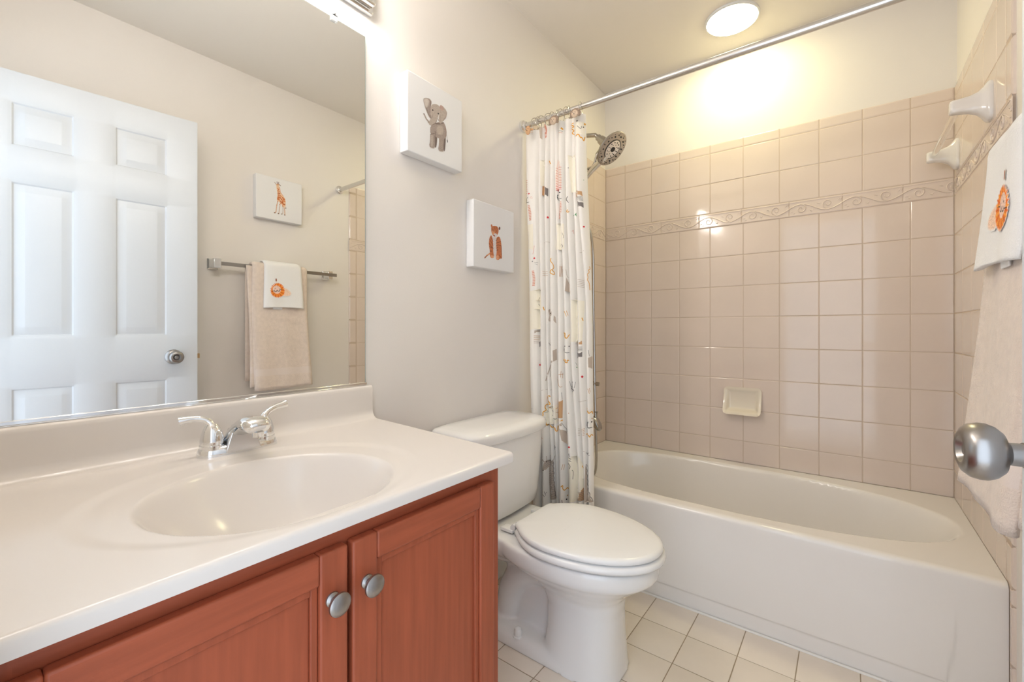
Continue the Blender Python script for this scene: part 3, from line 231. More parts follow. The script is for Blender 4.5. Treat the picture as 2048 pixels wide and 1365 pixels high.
PRINTS = [('p',[(0.1738,1.4685),(0.2099,1.4633),(0.2121,1.3539),(0.1717,1.3583)],0,'cream'),('p',[(0.0235,1.4902),(0.0554,1.4856),(0.0578,1.3706),(0.0298,1.3736)],0,'cream'),('p',[(0.0393,1.1996),(0.0969,1.2003),(0.0992,1.1116),(0.0408,1.1131)],0,'cream'),('p',[(0.0408,1.1568),(0.0969,1.1546),(0.097,1.0225),(0.0409,1.0223)],0,'cream'),('p',[(0.2434,1.1487),(0.3057,1.1462),(0.3057,1.1075),(0.2939,0.984),(0.274,0.973),(0.2394,0.9706)],0,'cream'),('p',[(0.2315,0.51),(0.2763,0.5178),(0.3019,0.4803),(0.302,0.3898),(0.2765,0.3337),(0.2317,0.3231)],0,'cream'),('p',[(0.0902,1.7537),(0.1165,1.7477),(0.111,1.6362),(0.0941,1.6395)],0,'cream'),('p',[(0.2276,1.743),(0.2652,1.734),(0.2686,1.5816),(0.2449,1.5861)],0,'cream'),('p',[(0.2603,1.8738),(0.3093,1.8598),(0.3075,1.8039),(0.2603,1.8164)],0,'cream'),('p',[(0.113,0.6993),(0.1773,0.7129),(0.1813,0.6325),(0.1253,0.6252)],0,'cream'),('p',[(0.1812,0.7335),(0.2045,0.7358),(0.2027,0.6587),(0.1812,0.6561)],0,'brown'),('l',[(0.2564,1.8749),(0.2468,1.8743),(0.2478,1.8672),(0.2565,1.8631),(0.2574,1.8578),(0.2478,1.8571),(0.2488,1.85),(0.2565,1.8462),(0.2584,1.8406),(0.2507,1.8393),(0.2526,1.8303),(0.2603,1.8266)],0.00342,'orange'),('l',[(0.2718,1.847),(0.2775,1.8404),(0.285,1.8341),(0.2907,1.8367),(0.2906,1.8451)],0.00171,'black'),('d',[(0.2717,1.8664)],0.00266,'black'),('d',[(0.3,1.8408)],0.00247,'black'),('d',[(0.3065,1.854)],0.00418,'orange'),('l',[(0.2661,1.8056),(0.2718,1.8117),(0.2794,1.8097),(0.2832,1.8003),(0.2888,1.7955),(0.2907,1.8),(0.2982,1.7897),(0.3019,1.7837),(0.3075,1.8022)],0.00418,'orange'),('p',[(0.1114,1.9093),(0.1198,1.9052),(0.1272,1.8801),(0.1251,1.8454),(0.1188,1.8435),(0.1177,1.8686)],0,'blush'),('l',[(0.1116,1.9072),(0.1186,1.9063)],0.0026,'salmon'),('l',[(0.1121,1.904),(0.1207,1.9027)],0.0026,'salmon'),('l',[(0.1126,1.9008),(0.1217,1.8994)],0.0026,'salmon'),('l',[(0.1131,1.8977),(0.1226,1.8961)],0.0026,'salmon'),('l',[(0.1136,1.8945),(0.1236,1.8928)],0.0026,'salmon'),('l',[(0.1141,1.8913),(0.1246,1.8895)],0.0026,'salmon'),('l',[(0.1146,1.8881),(0.1255,1.8862)],0.0026,'salmon'),('l',[(0.1151,1.885),(0.1265,1.8829)],0.0026,'salmon'),('l',[(0.1156,1.8818),(0.1271,1.8797)],0.0026,'salmon'),('l',[(0.1161,1.8786),(0.1269,1.8767)],0.0026,'salmon'),('l',[(0.1166,1.8754),(0.1267,1.8737)],0.0026,'salmon'),('l',[(0.1171,1.8723),(0.1266,1.8708)],0.0026,'salmon'),('l',[(0.1176,1.8691),(0.1264,1.8678)],0.0026,'salmon'),('l',[(0.1178,1.866),(0.1262,1.8648)],0.0026,'salmon'),('l',[(0.1179,1.8629),(0.126,1.8618)],0.0026,'salmon'),('l',[(0.1181,1.8599),(0.1259,1.8588)],0.0026,'salmon'),('l',[(0.1182,1.8568),(0.1257,1.8559)],0.0026,'salmon'),('l',[(0.1183,1.8537),(0.1255,1.8529)],0.0026,'salmon'),('l',[(0.1185,1.8507),(0.1253,1.8499)],0.0026,'salmon'),('l',[(0.1186,1.8476),(0.1251,1.8469)],0.0026,'salmon'),('l',[(0.1187,1.8445),(0.1215,1.8449)],0.0026,'salmon'),('p',[(0.0879,1.9017),(0.1029,1.9011),(0.1029,1.8424),(0.0923,1.8451)],0,'taupe'),('p',[(0.0222,1.9127),(0.0554,1.9053),(0.0554,1.8954),(0.0222,1.9045)],0,'brown'),('l',[(0.0222,1.8999),(0.0554,1.8918)],0.00152,'brown'),('l',[(0.0233,1.8933),(0.0554,1.8855)],0.00152,'brown'),('l',[(0.0245,1.8866),(0.0554,1.8791)],0.00152,'taupe'),('p',[(0.1877,1.8669),(0.1977,1.8676),(0.2077,1.8614),(0.2057,1.8559),(0.1957,1.8587)],0,'orange'),('l',[(0.1857,1.8536),(0.2037,1.8496)],0.00152,'grey'),('l',[(0.1816,1.8478),(0.2017,1.8432)],0.00152,'salmon'),('p',[(0.1802,1.7421),(0.1891,1.7247),(0.198,1.6466),(0.1963,1.6043),(0.1714,1.6091),(0.1695,1.6678)],0,'blush'),('l',[(0.1713,1.7042),(0.1849,1.6988),(0.1976,1.6978)],0.00171,'salmon'),('l',[(0.1713,1.6935),(0.1849,1.6881),(0.1976,1.6871)],0.00171,'salmon'),('l',[(0.1713,1.6828),(0.1849,1.6774),(0.1976,1.6765)],0.00171,'salmon'),('l',[(0.1713,1.672),(0.1849,1.6667),(0.1977,1.6658)],0.00171,'salmon'),('l',[(0.1713,1.6606),(0.1849,1.6554),(0.1977,1.6546)],0.00171,'salmon'),('l',[(0.1713,1.649),(0.1849,1.6438),(0.1977,1.643)],0.00171,'salmon'),('l',[(0.1714,1.6382),(0.1849,1.6331),(0.1977,1.6324)],0.00171,'salmon'),('l',[(0.1714,1.6275),(0.1849,1.6224),(0.1977,1.6217)],0.00171,'red'),('l',[(0.1714,1.6177),(0.185,1.6126),(0.1977,1.612)],0.00171,'red'),('l',[(0.1714,1.6106),(0.185,1.6056),(0.1977,1.605)],0.00171,'red'),('l',[(0.0128,1.6877),(0.0266,1.6791)],0.00171,'salmon'),('l',[(0.0128,1.678),(0.0266,1.6694)],0.00171,'salmon'),('l',[(0.0128,1.6683),(0.0266,1.6598)],0.00171,'salmon'),('l',[(0.0128,1.6587),(0.0266,1.6501)],0.00171,'salmon'),('l',[(0.0128,1.649),(0.0267,1.6405)],0.00171,'salmon'),('l',[(0.0128,1.6393),(0.0267,1.6308)],0.00171,'salmon'),('l',[(0.0128,1.6296),(0.0267,1.6212)],0.00171,'salmon'),('l',[(0.1786,1.5909),(0.1768,1.5805),(0.1857,1.5727)],0.00171,'black'),('d',[(0.1899,1.5924)],0.00247,'black'),('p',[(0.1035,1.6408),(0.1166,1.6383),(0.1148,1.5948),(0.1017,1.5972)],0,'brown'),('p',[(0.1173,1.6319),(0.1332,1.6288),(0.1322,1.5917),(0.1174,1.5944)],0,'grey'),('p',[(0.267,1.5819),(0.2903,1.5761),(0.2904,1.5599),(0.2687,1.5638)],0,'brown'),('l',[(0.1368,1.746),(0.146,1.7284)],0.0038,'orange'),('d',[(0.0353,1.618)],0.00323,'red'),('d',[(0.2297,1.6883)],0.0019,'black'),('d',[(0.3002,1.6242)],0.00171,'green'),('d',[(0.1301,1.5021)],0.00456,'red'),('d',[(0.3007,1.4361)],0.00399,'red'),('d',[(0.0625,1.3346)],0.00399,'red'),('p',[(0.0282,1.5686),(0.0376,1.569),(0.0474,1.5328),(0.0465,1.4984),(0.0367,1.4999),(0.0339,1.5349)],0,'blush'),('l',[(0.0284,1.5659),(0.0386,1.5665)],0.0026,'salmon'),('l',[(0.0296,1.5587),(0.0405,1.5592)],0.0026,'salmon'),('l',[(0.0308,1.5516),(0.0425,1.552)],0.0026,'salmon'),('l',[(0.032,1.5445),(0.0445,1.5448)],0.0026,'salmon'),('l',[(0.0333,1.5373),(0.0465,1.5375)],0.0026,'salmon'),('l',[(0.0341,1.5303),(0.0473,1.5305)],0.0026,'salmon'),('l',[(0.0347,1.5232),(0.0472,1.5236)],0.0026,'salmon'),('l',[(0.0353,1.5162),(0.047,1.5167)],0.0026,'salmon'),('l',[(0.0359,1.5092),(0.0468,1.5099)],0.0026,'salmon'),('l',[(0.0364,1.5022),(0.0466,1.503)],0.0026,'salmon'),('p',[(0.1874,1.5563),(0.1972,1.5528),(0.198,1.5161),(0.1938,1.4857),(0.1849,1.4871),(0.187,1.5216)],0,'blush'),('l',[(0.1874,1.5521),(0.1972,1.5526)],0.0026,'salmon'),('l',[(0.1873,1.5458),(0.1973,1.5462)],0.0026,'salmon'),('l',[(0.1872,1.5394),(0.1975,1.5399)],0.0026,'salmon'),('l',[(0.1871,1.5331),(0.1977,1.5336)],0.0026,'salmon'),('l',[(0.1871,1.5268),(0.1978,1.5272)],0.0026,'salmon'),('l',[(0.187,1.5205),(0.198,1.5209)],0.0026,'salmon'),('l',[(0.1866,1.5142),(0.1977,1.5146)],0.0026,'salmon'),('l',[(0.1862,1.5079),(0.1968,1.5085)],0.0026,'salmon'),('l',[(0.1859,1.5017),(0.196,1.5023)],0.0026,'salmon'),('l',[(0.1855,1.4954),(0.1951,1.4961)],0.0026,'salmon'),('l',[(0.1851,1.4891),(0.1943,1.4899)],0.0026,'salmon'),('p',[(0.0495,1.2834),(0.0602,1.2825),(0.0681,1.2476),(0.0649,1.2135),(0.0524,1.2142),(0.0551,1.2485)],0,'blush'),('l',[(0.0501,1.2787),(0.061,1.2802)],0.0026,'salmon'),('l',[(0.0512,1.2718),(0.0626,1.2732)],0.0026,'salmon'),('l',[(0.0523,1.2648),(0.0641,1.2662)],0.0026,'salmon'),('l',[(0.0535,1.2578),(0.0657,1.2592)],0.0026,'salmon'),('l',[(0.0546,1.2508),(0.0673,1.2522)],0.0026,'salmon'),('l',[(0.0549,1.2439),(0.0678,1.2453)],0.0026,'salmon'),('l',[(0.0543,1.2371),(0.0671,1.2385)],0.0026,'salmon'),('l',[(0.0538,1.2302),(0.0665,1.2317)],0.0026,'salmon'),('l',[(0.0532,1.2234),(0.0658,1.2249)],0.0026,'salmon'),('l',[(0.0527,1.2165),(0.0652,1.2181)],0.0026,'salmon'),('l',[(0.0295,1.605),(0.0201,1.5951),(0.0225,1.5812),(0.0366,1.5807)],0.00171,'black'),('l',[(0.1844,1.5899),(0.1767,1.5858),(0.178,1.5708),(0.1887,1.566),(0.198,1.5673)],0.0019,'black'),('d',[(0.1908,1.592)],0.00247,'black'),('d',[(0.0273,1.4414)],0.00228,'black'),('d',[(0.0532,1.3214)],0.00228,'black'),('l',[(0.0413,1.5971),(0.0553,1.5965)],0.00114,'salmon'),('l',[(0.0404,1.6011),(0.0506,1.6031)],0.00114,'salmon'),('l',[(0.0625,1.3167),(0.0809,1.315)],0.00114,'grey'),('l',[(0.0648,1.3108),(0.0786,1.3057)],0.00114,'grey'),('l',[(0.0624,1.3892),(0.0555,1.3517)],0.00152,'salmon'),('p',[(0.2694,1.5831),(0.2915,1.5789),(0.2954,1.5587),(0.2695,1.5634)],0,'brown'),('p',[(0.2735,1.5396),(0.2986,1.5352),(0.3002,1.512),(0.2755,1.5136)],0,'grey'),('l',[(0.2715,1.5584),(0.2962,1.554)],0.00152,'grey'),('l',[(0.2715,1.5535),(0.297,1.5489)],0.00152,'grey'),('l',[(0.2715,1.5485),(0.2974,1.5439)],0.00152,'grey'),('l',[(0.2723,1.5437),(0.2978,1.5392)],0.00152,'grey'),('l',[(0.1479,1.3256),(0.1435,1.3149),(0.1588,1.2968),(0.161,1.2818),(0.1457,1.2757),(0.1436,1.261),(0.1653,1.2556),(0.1632,1.2669),(0.1523,1.2751)],0.00304,'orange'),('p',[(0.2513,1.4914),(0.2675,1.5007),(0.2683,1.4852)],0,'green'),('l',[(0.327,1.2786),(0.3309,1.2678),(0.3212,1.2651),(0.327,1.2541),(0.3154,1.248),(0.3212,1.2336),(0.3154,1.2235),(0.3251,1.2158),(0.329,1.1841)],0.00266,'orange'),('p',[(0.2205,1.2407),(0.2392,1.2069),(0.2409,1.178),(0.2135,1.1812)],0,'taupe'),('l',[(0.2184,1.2735),(0.2226,1.2478),(0.2301,1.24)],0.0019,'taupe'),('l',[(0.2265,1.5694),(0.2203,1.5561),(0.2307,1.5434)],0.00209,'black'),('l',[(0.2286,1.5148),(0.2224,1.5086),(0.2286,1.5022),(0.234,1.5103)],0.00266,'orange'),('l',[(0.2015,1.4244),(0.2078,1.409),(0.2057,1.402)],0.00133,'grey'),('l',[(0.1994,1.3772),(0.2058,1.3692),(0.2007,1.3643)],0.00152,'grey'),('l',[(0.0946,1.1967),(0.0924,1.1817)],0.00152,'black'),('l',[(0.0901,1.1685),(0.0833,1.1518)],0.00152,'black'),('l',[(0.0833,1.1366),(0.0901,1.1288)],0.00152,'black'),('l',[(0.2472,1.4256),(0.2546,1.4354),(0.2562,1.4172)],0.00133,'salmon'),('l',[(0.2817,1.3358),(0.3016,1.3408)],0.00152,'taupe'),('l',[(0.1124,1.3985),(0.1412,1.3969)],0.00114,'taupe'),('l',[(0.191,1.2903),(0.1877,1.2467)],0.0019,'brown'),('l',[(0.1974,1.2898),(0.194,1.2462)],0.0019,'brown'),('l',[(0.2037,1.2892),(0.2004,1.2457)],0.0019,'brown'),('l',[(0.2738,1.228),(0.3056,1.2231)],0.00133,'taupe'),('l',[(0.2738,1.2209),(0.3056,1.216)],0.00133,'taupe'),('l',[(0.2738,1.2138),(0.3056,1.209)],0.00133,'taupe'),('l',[(0.2738,1.2067),(0.3056,1.2019)],0.00133,'taupe'),('l',[(0.2738,1.1995),(0.3056,1.1949)],0.00133,'taupe'),('l',[(0.1036,1.2753),(0.1303,1.2717)],0.00114,'brown'),('l',[(0.1036,1.2677),(0.1303,1.2642)],0.00114,'brown'),('l',[(0.1036,1.2583),(0.1304,1.2549)],0.00114,'brown'),('p',[(0.0628,1.0224),(0.0902,1.0224),(0.0902,1.0111),(0.0628,1.0109)],0,'taupe'),('p',[(0.0871,0.9789),(0.0984,0.9791),(0.0984,0.9527),(0.088,0.9505)],0,'grey'),('l',[(0.0605,0.9995),(0.0979,0.9979)],0.0019,'brown'),('l',[(0.0605,0.9918),(0.098,0.99)],0.0019,'brown'),('l',[(0.0605,0.9834),(0.0889,0.9823)],0.0019,'brown'),('l',[(0.0605,0.9746),(0.088,0.9732)],0.0019,'taupe'),('l',[(0.0605,0.9681),(0.0871,0.9679)],0.00152,'taupe'),('d',[(0.0917,0.8739)],0.00456,'red'),('d',[(0.2933,0.8383)],0.00475,'red'),('d',[(0.0327,0.6995)],0.00342,'red'),('p',[(0.1318,1.1084),(0.1481,1.1154),(0.1503,1.0894),(0.1415,1.0598),(0.1319,1.0599),(0.1393,1.0858)],0,'taupe'),('d',[(0.1468,1.0939)],0.00209,'black'),('p',[(0.1612,1.0854),(0.1676,1.0853),(0.1728,1.0521),(0.1581,1.0633)],0,'taupe'),('l',[(0.1068,1.1241),(0.1127,1.1089)],0.00418,'orange'),('l',[(0.2919,1.0742),(0.2978,1.0618)],0.00418,'orange'),('p',[(0.1548,0.9448),(0.1742,0.9453),(0.1764,0.8939),(0.157,0.893)],0,'taupe'),('l',[(0.1526,0.8966),(0.1373,0.8549),(0.1196,0.8071)],0.00494,'taupe'),('l',[(0.1483,0.8592),(0.1417,0.8254)],0.00133,'taupe'),('l',[(0.2082,1.0118),(0.2166,1.0137),(0.2145,0.9937),(0.2228,0.9902),(0.2311,1.0011),(0.2353,1.0066)],0.00361,'orange'),('l',[(0.2124,0.9519),(0.2103,0.9391),(0.2187,0.931),(0.2353,0.9326)],0.0019,'black'),('d',[(0.2336,0.9578)],0.00266,'black'),('d',[(0.2153,0.9585)],0.0019,'black'),('l',[(0.2062,0.8989),(0.2187,0.9049),(0.2146,0.892),(0.2271,0.8908),(0.2229,0.9014),(0.2333,0.9001)],0.00361,'orange'),('p',[(0.274,0.9819),(0.292,0.9822),(0.294,0.9621),(0.274,0.9606)],0,'brown'),('p',[(0.2728,0.9374),(0.294,0.9381),(0.294,0.9133),(0.274,0.9107)],0,'grey'),('l',[(0.2728,0.9563),(0.2944,0.9568)],0.00152,'grey'),('l',[(0.2728,0.9517),(0.2944,0.9522)],0.00152,'grey'),('l',[(0.2728,0.947),(0.2944,0.9476)],0.00152,'grey'),('l',[(0.2728,0.942),(0.2944,0.9427)],0.00152,'grey'),('p',[(0.3196,0.9179),(0.3412,0.9204),(0.3413,0.87),(0.3215,0.8706)],0,'taupe'),('l',[(0.3215,0.9459),(0.3254,0.9216)],0.00171,'grey'),('d',[(0.2692,0.8738)],0.00247,'green'),('l',[(0.264,0.8925),(0.2712,0.8803)],0.00133,'grey'),('l',[(0.185,0.8411),(0.2062,0.8414)],0.0019,'brown'),('l',[(0.1956,0.8546),(0.1935,0.8289)],0.0019,'brown'),('l',[(0.2041,0.8478),(0.2029,0.8258)],0.0019,'brown'),('l',[(0.1816,0.8317),(0.1851,0.7879),(0.202,0.7911)],0.00152,'brown'),('l',[(0.1978,0.7671),(0.2012,0.7382)],0.0019,'grey'),('l',[(0.2354,0.8154),(0.2416,0.7943),(0.2478,0.7894),(0.251,0.8165)],0.00152,'grey'),('l',[(0.264,0.8157),(0.2567,0.7901)],0.00152,'grey'),('l',[(0.2437,0.789),(0.2527,0.7736)],0.00209,'black'),('l',[(0.2486,0.7923),(0.2568,0.7786)],0.00209,'black'),('l',[(0.3197,0.7917),(0.3255,0.7712)],0.0019,'brown'),('l',[(0.3255,0.7939),(0.3294,0.7768)],0.0019,'brown'),('l',[(0.2782,0.735),(0.2922,0.7417),(0.3119,0.7419)],0.00133,'taupe'),('l',[(0.2123,1.1027),(0.2207,1.0807)],0.0019,'orange'),('l',[(0.2207,1.1043),(0.229,1.0842)],0.0019,'orange'),('d',[(0.0257,0.6872)],0.00228,'black'),('l',[(0.0327,0.6852),(0.0538,0.6856)],0.00114,'grey'),('l',[(0.0995,0.7679),(0.1085,0.7698)],0.00152,'taupe'),('l',[(0.1197,0.7715),(0.1286,0.7715)],0.00152,'taupe'),('l',[(0.1418,0.7703),(0.1506,0.7718)],0.00152,'taupe'),('l',[(0.135,0.9704),(0.1438,0.9594)],0.00152,'grey'),('l',[(0.146,0.9743),(0.1408,0.9574)],0.00152,'grey'),('l',[(0.1434,0.7434),(0.1334,0.7493),(0.1293,0.7284),(0.1475,0.7098),(0.1212,0.7087),(0.1151,0.6961),(0.1253,0.6834),(0.1048,0.6777),(0.109,0.6644),(0.1007,0.653),(0.109,0.6437),(0.109,0.6299),(0.1213,0.6349),(0.1233,0.6181),(0.1415,0.6273),(0.1516,0.6116),(0.1655,0.6203),(0.1695,0.6039),(0.1793,0.6019),(0.1813,0.6258)],0.00418,'orange'),('d',[(0.1563,0.6859)],0.00304,'black'),('d',[(0.1415,0.6979)],0.00323,'brown'),('l',[(0.1535,0.6662),(0.1575,0.6565),(0.1694,0.6519),(0.1734,0.6568)],0.0019,'black'),('l',[(0.1694,0.6951),(0.1781,0.6995)],0.0019,'orange'),('l',[(0.1694,0.6816),(0.1851,0.6794)],0.0019,'brown'),('l',[(0.113,0.6752),(0.1375,0.6763),(0.1253,0.6817)],0.00152,'grey'),('p',[(0.1812,0.6544),(0.2027,0.657),(0.2046,0.6483),(0.1832,0.6445)],0,'orange'),('p',[(0.1832,0.6429),(0.1988,0.6448),(0.1988,0.6248),(0.1852,0.6229)],0,'taupe'),('l',[(0.3179,0.7131),(0.3215,0.6926),(0.3304,0.6969),(0.3392,0.7011),(0.3427,0.6903)],0.00361,'orange'),('d',[(0.3364,0.6592)],0.00304,'black'),('d',[(0.3385,0.6729)],0.00285,'brown'),('l',[(0.3215,0.6605),(0.3144,0.6403),(0.3233,0.6345),(0.3392,0.6382)],0.00209,'black'),('l',[(0.3126,0.6079),(0.3233,0.6078),(0.3269,0.5971),(0.334,0.611),(0.3445,0.6036)],0.00361,'orange'),('p',[(0.1091,0.4508),(0.1132,0.4653),(0.1255,0.4761),(0.1577,0.4802),(0.1617,0.464),(0.1497,0.4515),(0.1336,0.4451),(0.1174,0.43),(0.105,0.4286)],0,'taupe'),('p',[(0.1368,0.4508),(0.1597,0.4602),(0.1617,0.3928),(0.1737,0.3177),(0.1697,0.3117),(0.1426,0.3053),(0.1369,0.3877)],0,'taupe'),('l',[(0.1255,0.4744),(0.1234,0.4912)],0.00247,'taupe'),('l',[(0.1417,0.4773),(0.1416,0.4943)],0.00247,'taupe'),('l',[(0.1153,0.4674),(0.1009,0.4786)],0.00304,'taupe'),('l',[(0.1597,0.4788),(0.1656,0.4951)],0.00304,'taupe'),('d',[(0.1234,0.4682)],0.00228,'black'),('d',[(0.1437,0.4726)],0.00209,'black'),('d',[(0.1096,0.4319)],0.00228,'black'),('l',[(0.1569,0.4699),(0.1609,0.4604),(0.1553,0.4526),(0.1617,0.4436),(0.1569,0.4326),(0.1633,0.4236),(0.1577,0.4124),(0.1633,0.4033),(0.1593,0.3923),(0.1649,0.3834),(0.1602,0.3722),(0.1665,0.3617),(0.1618,0.3488),(0.1705,0.3406),(0.1658,0.3294),(0.1745,0.3213)],0.00247,'grey'),('l',[(0.0883,0.5718),(0.08,0.5497),(0.0967,0.5246)],0.00171,'salmon'),('l',[(0.1029,0.5704),(0.0884,0.5301)],0.00171,'salmon'),('l',[(0.0779,0.5598),(0.107,0.5659)],0.00133,'salmon'),('l',[(0.1636,0.5388),(0.1656,0.5205)],0.00152,'grey'),('l',[(0.1695,0.5381),(0.168,0.5277)],0.00152,'grey'),('l',[(0.1133,0.3432),(0.1215,0.3261)],0.0019,'grey'),('l',[(0.1072,0.3297),(0.1154,0.3213)],0.0019,'grey'),('l',[(0.1174,0.332),(0.1256,0.3407)],0.00152,'grey'),('p',[(0.1871,0.6198),(0.2276,0.6055),(0.2303,0.5595),(0.1989,0.5679)],0,'taupe'),('l',[(0.2007,0.6418),(0.2104,0.6263),(0.2276,0.6121)],0.00171,'grey'),('d',[(0.2341,0.5495)],0.00342,'red'),('l',[(0.2334,0.5236),(0.2353,0.5107)],0.00171,'black'),('l',[(0.2323,0.5062),(0.2436,0.5016)],0.0019,'black'),('l',[(0.2334,0.4955),(0.2429,0.4939)],0.0019,'black'),('l',[(0.2315,0.4835),(0.2399,0.4752),(0.2361,0.4613)],0.0019,'black'),('l',[(0.2466,0.4583),(0.2541,0.4516),(0.2504,0.4212)],0.0019,'black'),('l',[(0.1951,0.3831),(0.2048,0.3918),(0.2029,0.3747),(0.2125,0.3668),(0.2259,0.3781),(0.2305,0.3708)],0.00361,'orange'),('d',[(0.2214,0.3299)],0.00323,'black'),('d',[(0.2259,0.3449)],0.00304,'brown'),('l',[(0.1991,0.3304),(0.201,0.3175)],0.00228,'black'),('l',[(0.2946,0.4773),(0.3019,0.4674)],0.00494,'orange'),('p',[(0.2765,0.3679),(0.302,0.3898),(0.3027,0.3335),(0.2746,0.331)],0,'brown'),('p',[(0.3073,0.4878),(0.3163,0.4573),(0.3171,0.3931),(0.3306,0.3545),(0.3448,0.3387),(0.3056,0.3351),(0.3056,0.4229)],0,'taupe'),('l',[(0.3109,0.4884),(0.317,0.4815),(0.3109,0.4723),(0.3181,0.4625),(0.3127,0.4501),(0.3192,0.4418),(0.3149,0.4297),(0.3206,0.4196),(0.3163,0.4075),(0.3242,0.3979),(0.3199,0.3857),(0.3292,0.3766),(0.3271,0.3649),(0.3377,0.3562),(0.343,0.3415)],0.00266,'grey'),('l',[(0.2047,0.4753),(0.197,0.4538)],0.00209,'brown'),('l',[(0.2132,0.4735),(0.2067,0.4523)],0.00209,'brown'),('l',[(0.3109,0.5335),(0.3269,0.5267)],0.00171,'grey'),('l',[(0.3162,0.5248),(0.3234,0.5373)],0.00171,'grey'),('l',[(0.2982,0.5411),(0.3055,0.5391)],0.00133,'taupe'),('d',[(0.2314,0.6864)],0.0019,'brown'),('l',[(0.2757,0.3677),(0.302,0.3743)],0.0019,'grey'),('l',[(0.2757,0.3606),(0.302,0.3672)],0.0019,'grey'),('l',[(0.2757,0.3534),(0.302,0.3601)],0.0019,'grey'),('l',[(0.2757,0.3462),(0.302,0.353)],0.0019,'grey'),('l',[(0.2757,0.3391),(0.302,0.3459)],0.0019,'grey'),('l',[(0.2757,0.3332),(0.302,0.3401)],0.0019,'grey'),('l',[(0.2744,0.6268),(0.2836,0.6254)],0.00152,'taupe'),('l',[(0.2909,0.6277),(0.3054,0.6323)],0.00152,'brown'),('l',[(0.2744,0.6203),(0.2836,0.6189)],0.00152,'taupe'),('l',[(0.2909,0.6213),(0.3054,0.6259)],0.00152,'brown'),('l',[(0.2744,0.6137),(0.2836,0.6124)],0.00152,'taupe'),('l',[(0.2909,0.6148),(0.3054,0.6194)],0.00152,'brown'),('l',[(0.2744,0.6072),(0.2836,0.6059)],0.00152,'taupe'),('l',[(0.2909,0.6083),(0.3054,0.613)],0.00152,'brown'),('l',[(0.2744,0.6007),(0.2836,0.5994)],0.00152,'taupe'),('l',[(0.2909,0.6018),(0.3054,0.6065)],0.00152,'brown'),('l',[(0.1385,0.4255),(0.1597,0.4317)],0.00114,'grey'),('l',[(0.1385,0.416),(0.1597,0.4223)],0.00114,'grey'),('l',[(0.1385,0.4064),(0.1597,0.4128)],0.00114,'grey'),('l',[(0.1385,0.3969),(0.1597,0.4033)],0.00114,'grey'),('l',[(0.1386,0.3873),(0.1598,0.3938)],0.00114,'grey'),('l',[(0.1391,0.3779),(0.1609,0.3845)],0.00114,'grey'),('l',[(0.1397,0.3685),(0.1621,0.3753)],0.00114,'grey'),('l',[(0.1403,0.359),(0.1632,0.3661)],0.00114,'grey'),('l',[(0.1408,0.3496),(0.1643,0.3568)],0.00114,'grey'),('l',[(0.1414,0.3402),(0.1654,0.3476)],0.00114,'grey'),('l',[(0.142,0.3308),(0.1665,0.3384)],0.00114,'grey'),('l',[(0.1426,0.3214),(0.1677,0.3292)],0.00114,'grey'),('l',[(0.1431,0.3119),(0.1688,0.32)],0.00114,'grey'),('l',[(0.1153,0.4588),(0.1336,0.4707),(0.1557,0.473)],0.00114,'grey'),('l',[(0.1153,0.4502),(0.1336,0.4622),(0.1557,0.4646)],0.00114,'grey'),('l',[(0.1153,0.4433),(0.1336,0.4553),(0.1557,0.4578)],0.00114,'grey')]
# ================================================================== SETTING
def struct(name, mb, m, label, cat, **k): return tag(build(name, mb, m, **k), label, cat, kind='structure')
wl = struct('wall_left', bx(XL-.1, XL, YF-.115, YB, 0, ZC), M['paint'], 'pale beige painted wall behind the vanity mirror and toilet', 'wall')
wb = struct('wall_back', bx(XL-.1, XR+.1, YB, YB+.1, 0, ZC), M['paint'], 'pale cream painted wall above the tub tiles at the far end', 'wall')
wr = struct('wall_right', bx(XR, XR+.1, YF-.115, YB, 0, ZC), M['paint'], 'pale beige painted wall that carries the towel bar', 'wall')
DX0, DX1, DZ = .66, 1.392, 2.02
mb = MB(); mb.box(XL, DX0, YF-.115, YF, 0, ZC); mb.box(DX1, XR, YF-.115, YF, 0, ZC); mb.box(DX0, DX1, YF-.115, YF, DZ, ZC)
wf = struct('wall_front', mb, M['paint'], 'pale beige painted wall around the open doorway', 'wall')
struct('ceiling', bx(XL-.1, XR+.1, YF-.115, YB+.1, ZC, ZC+.1), M['ceiling'], 'flat off-white ceiling over the bathroom', 'ceiling')
mb = MB(); c_ = .015
for (a, b) in ((DX0-.05, DX0+.004), (DX1-.004, DX1+.05)): mb.box(a, b, YF, YF+.010, 0, DZ+.05)
mb.box(DX0-.05, DX1+.05, YF, YF+.010, DZ-.004, DZ+.05)
mb.box(DX0, DX0+.012, YF-.115, YF, 0, DZ); mb.box(DX1-.012, DX1, YF-.115, YF, 0, DZ); mb.box(DX0, DX1, YF-.115, YF, DZ-.012, DZ)
struct('trim_1', mb, M['trimw'], 'white casing and jamb around the open doorway', 'trim', bevel=.002)

def tile(mb, O, U, V, N, u0, u1, v0, v1, g=.0012, dep=.0014, bev=.0024):
    """one tile: a bevelled pillow between two joints"""
    u0 += g; u1 -= g; v0 += g; v1 -= g
    if u1-u0 < .006 or v1-v0 < .006: return
    t = [random.uniform(-.00018, .00018) for _ in range(2)]
    uc, vc = (u0+u1)/2, (v0+v1)/2
    def pt(u, v, n): return O+U*u+V*v+N*(n+(t[0]*(u-uc)+t[1]*(v-vc))/.075)
    b = len(mb.v)
    for (d, n) in ((0, -dep), (bev*.35, -dep*.35), (bev, 0)):
        for (u, v) in ((u0+d, v0+d), (u1-d, v0+d), (u1-d, v1-d), (u0+d, v1-d)): mb.v.append(tuple(pt(u, v, n)))
    for r in (0, 4):
        for i in range(4):
            j = (i+1) % 4; mb.face(b+r+i, b+r+j, b+r+4+j, b+r+4+i)
    mb.face(b+8, b+9, b+10, b+11)
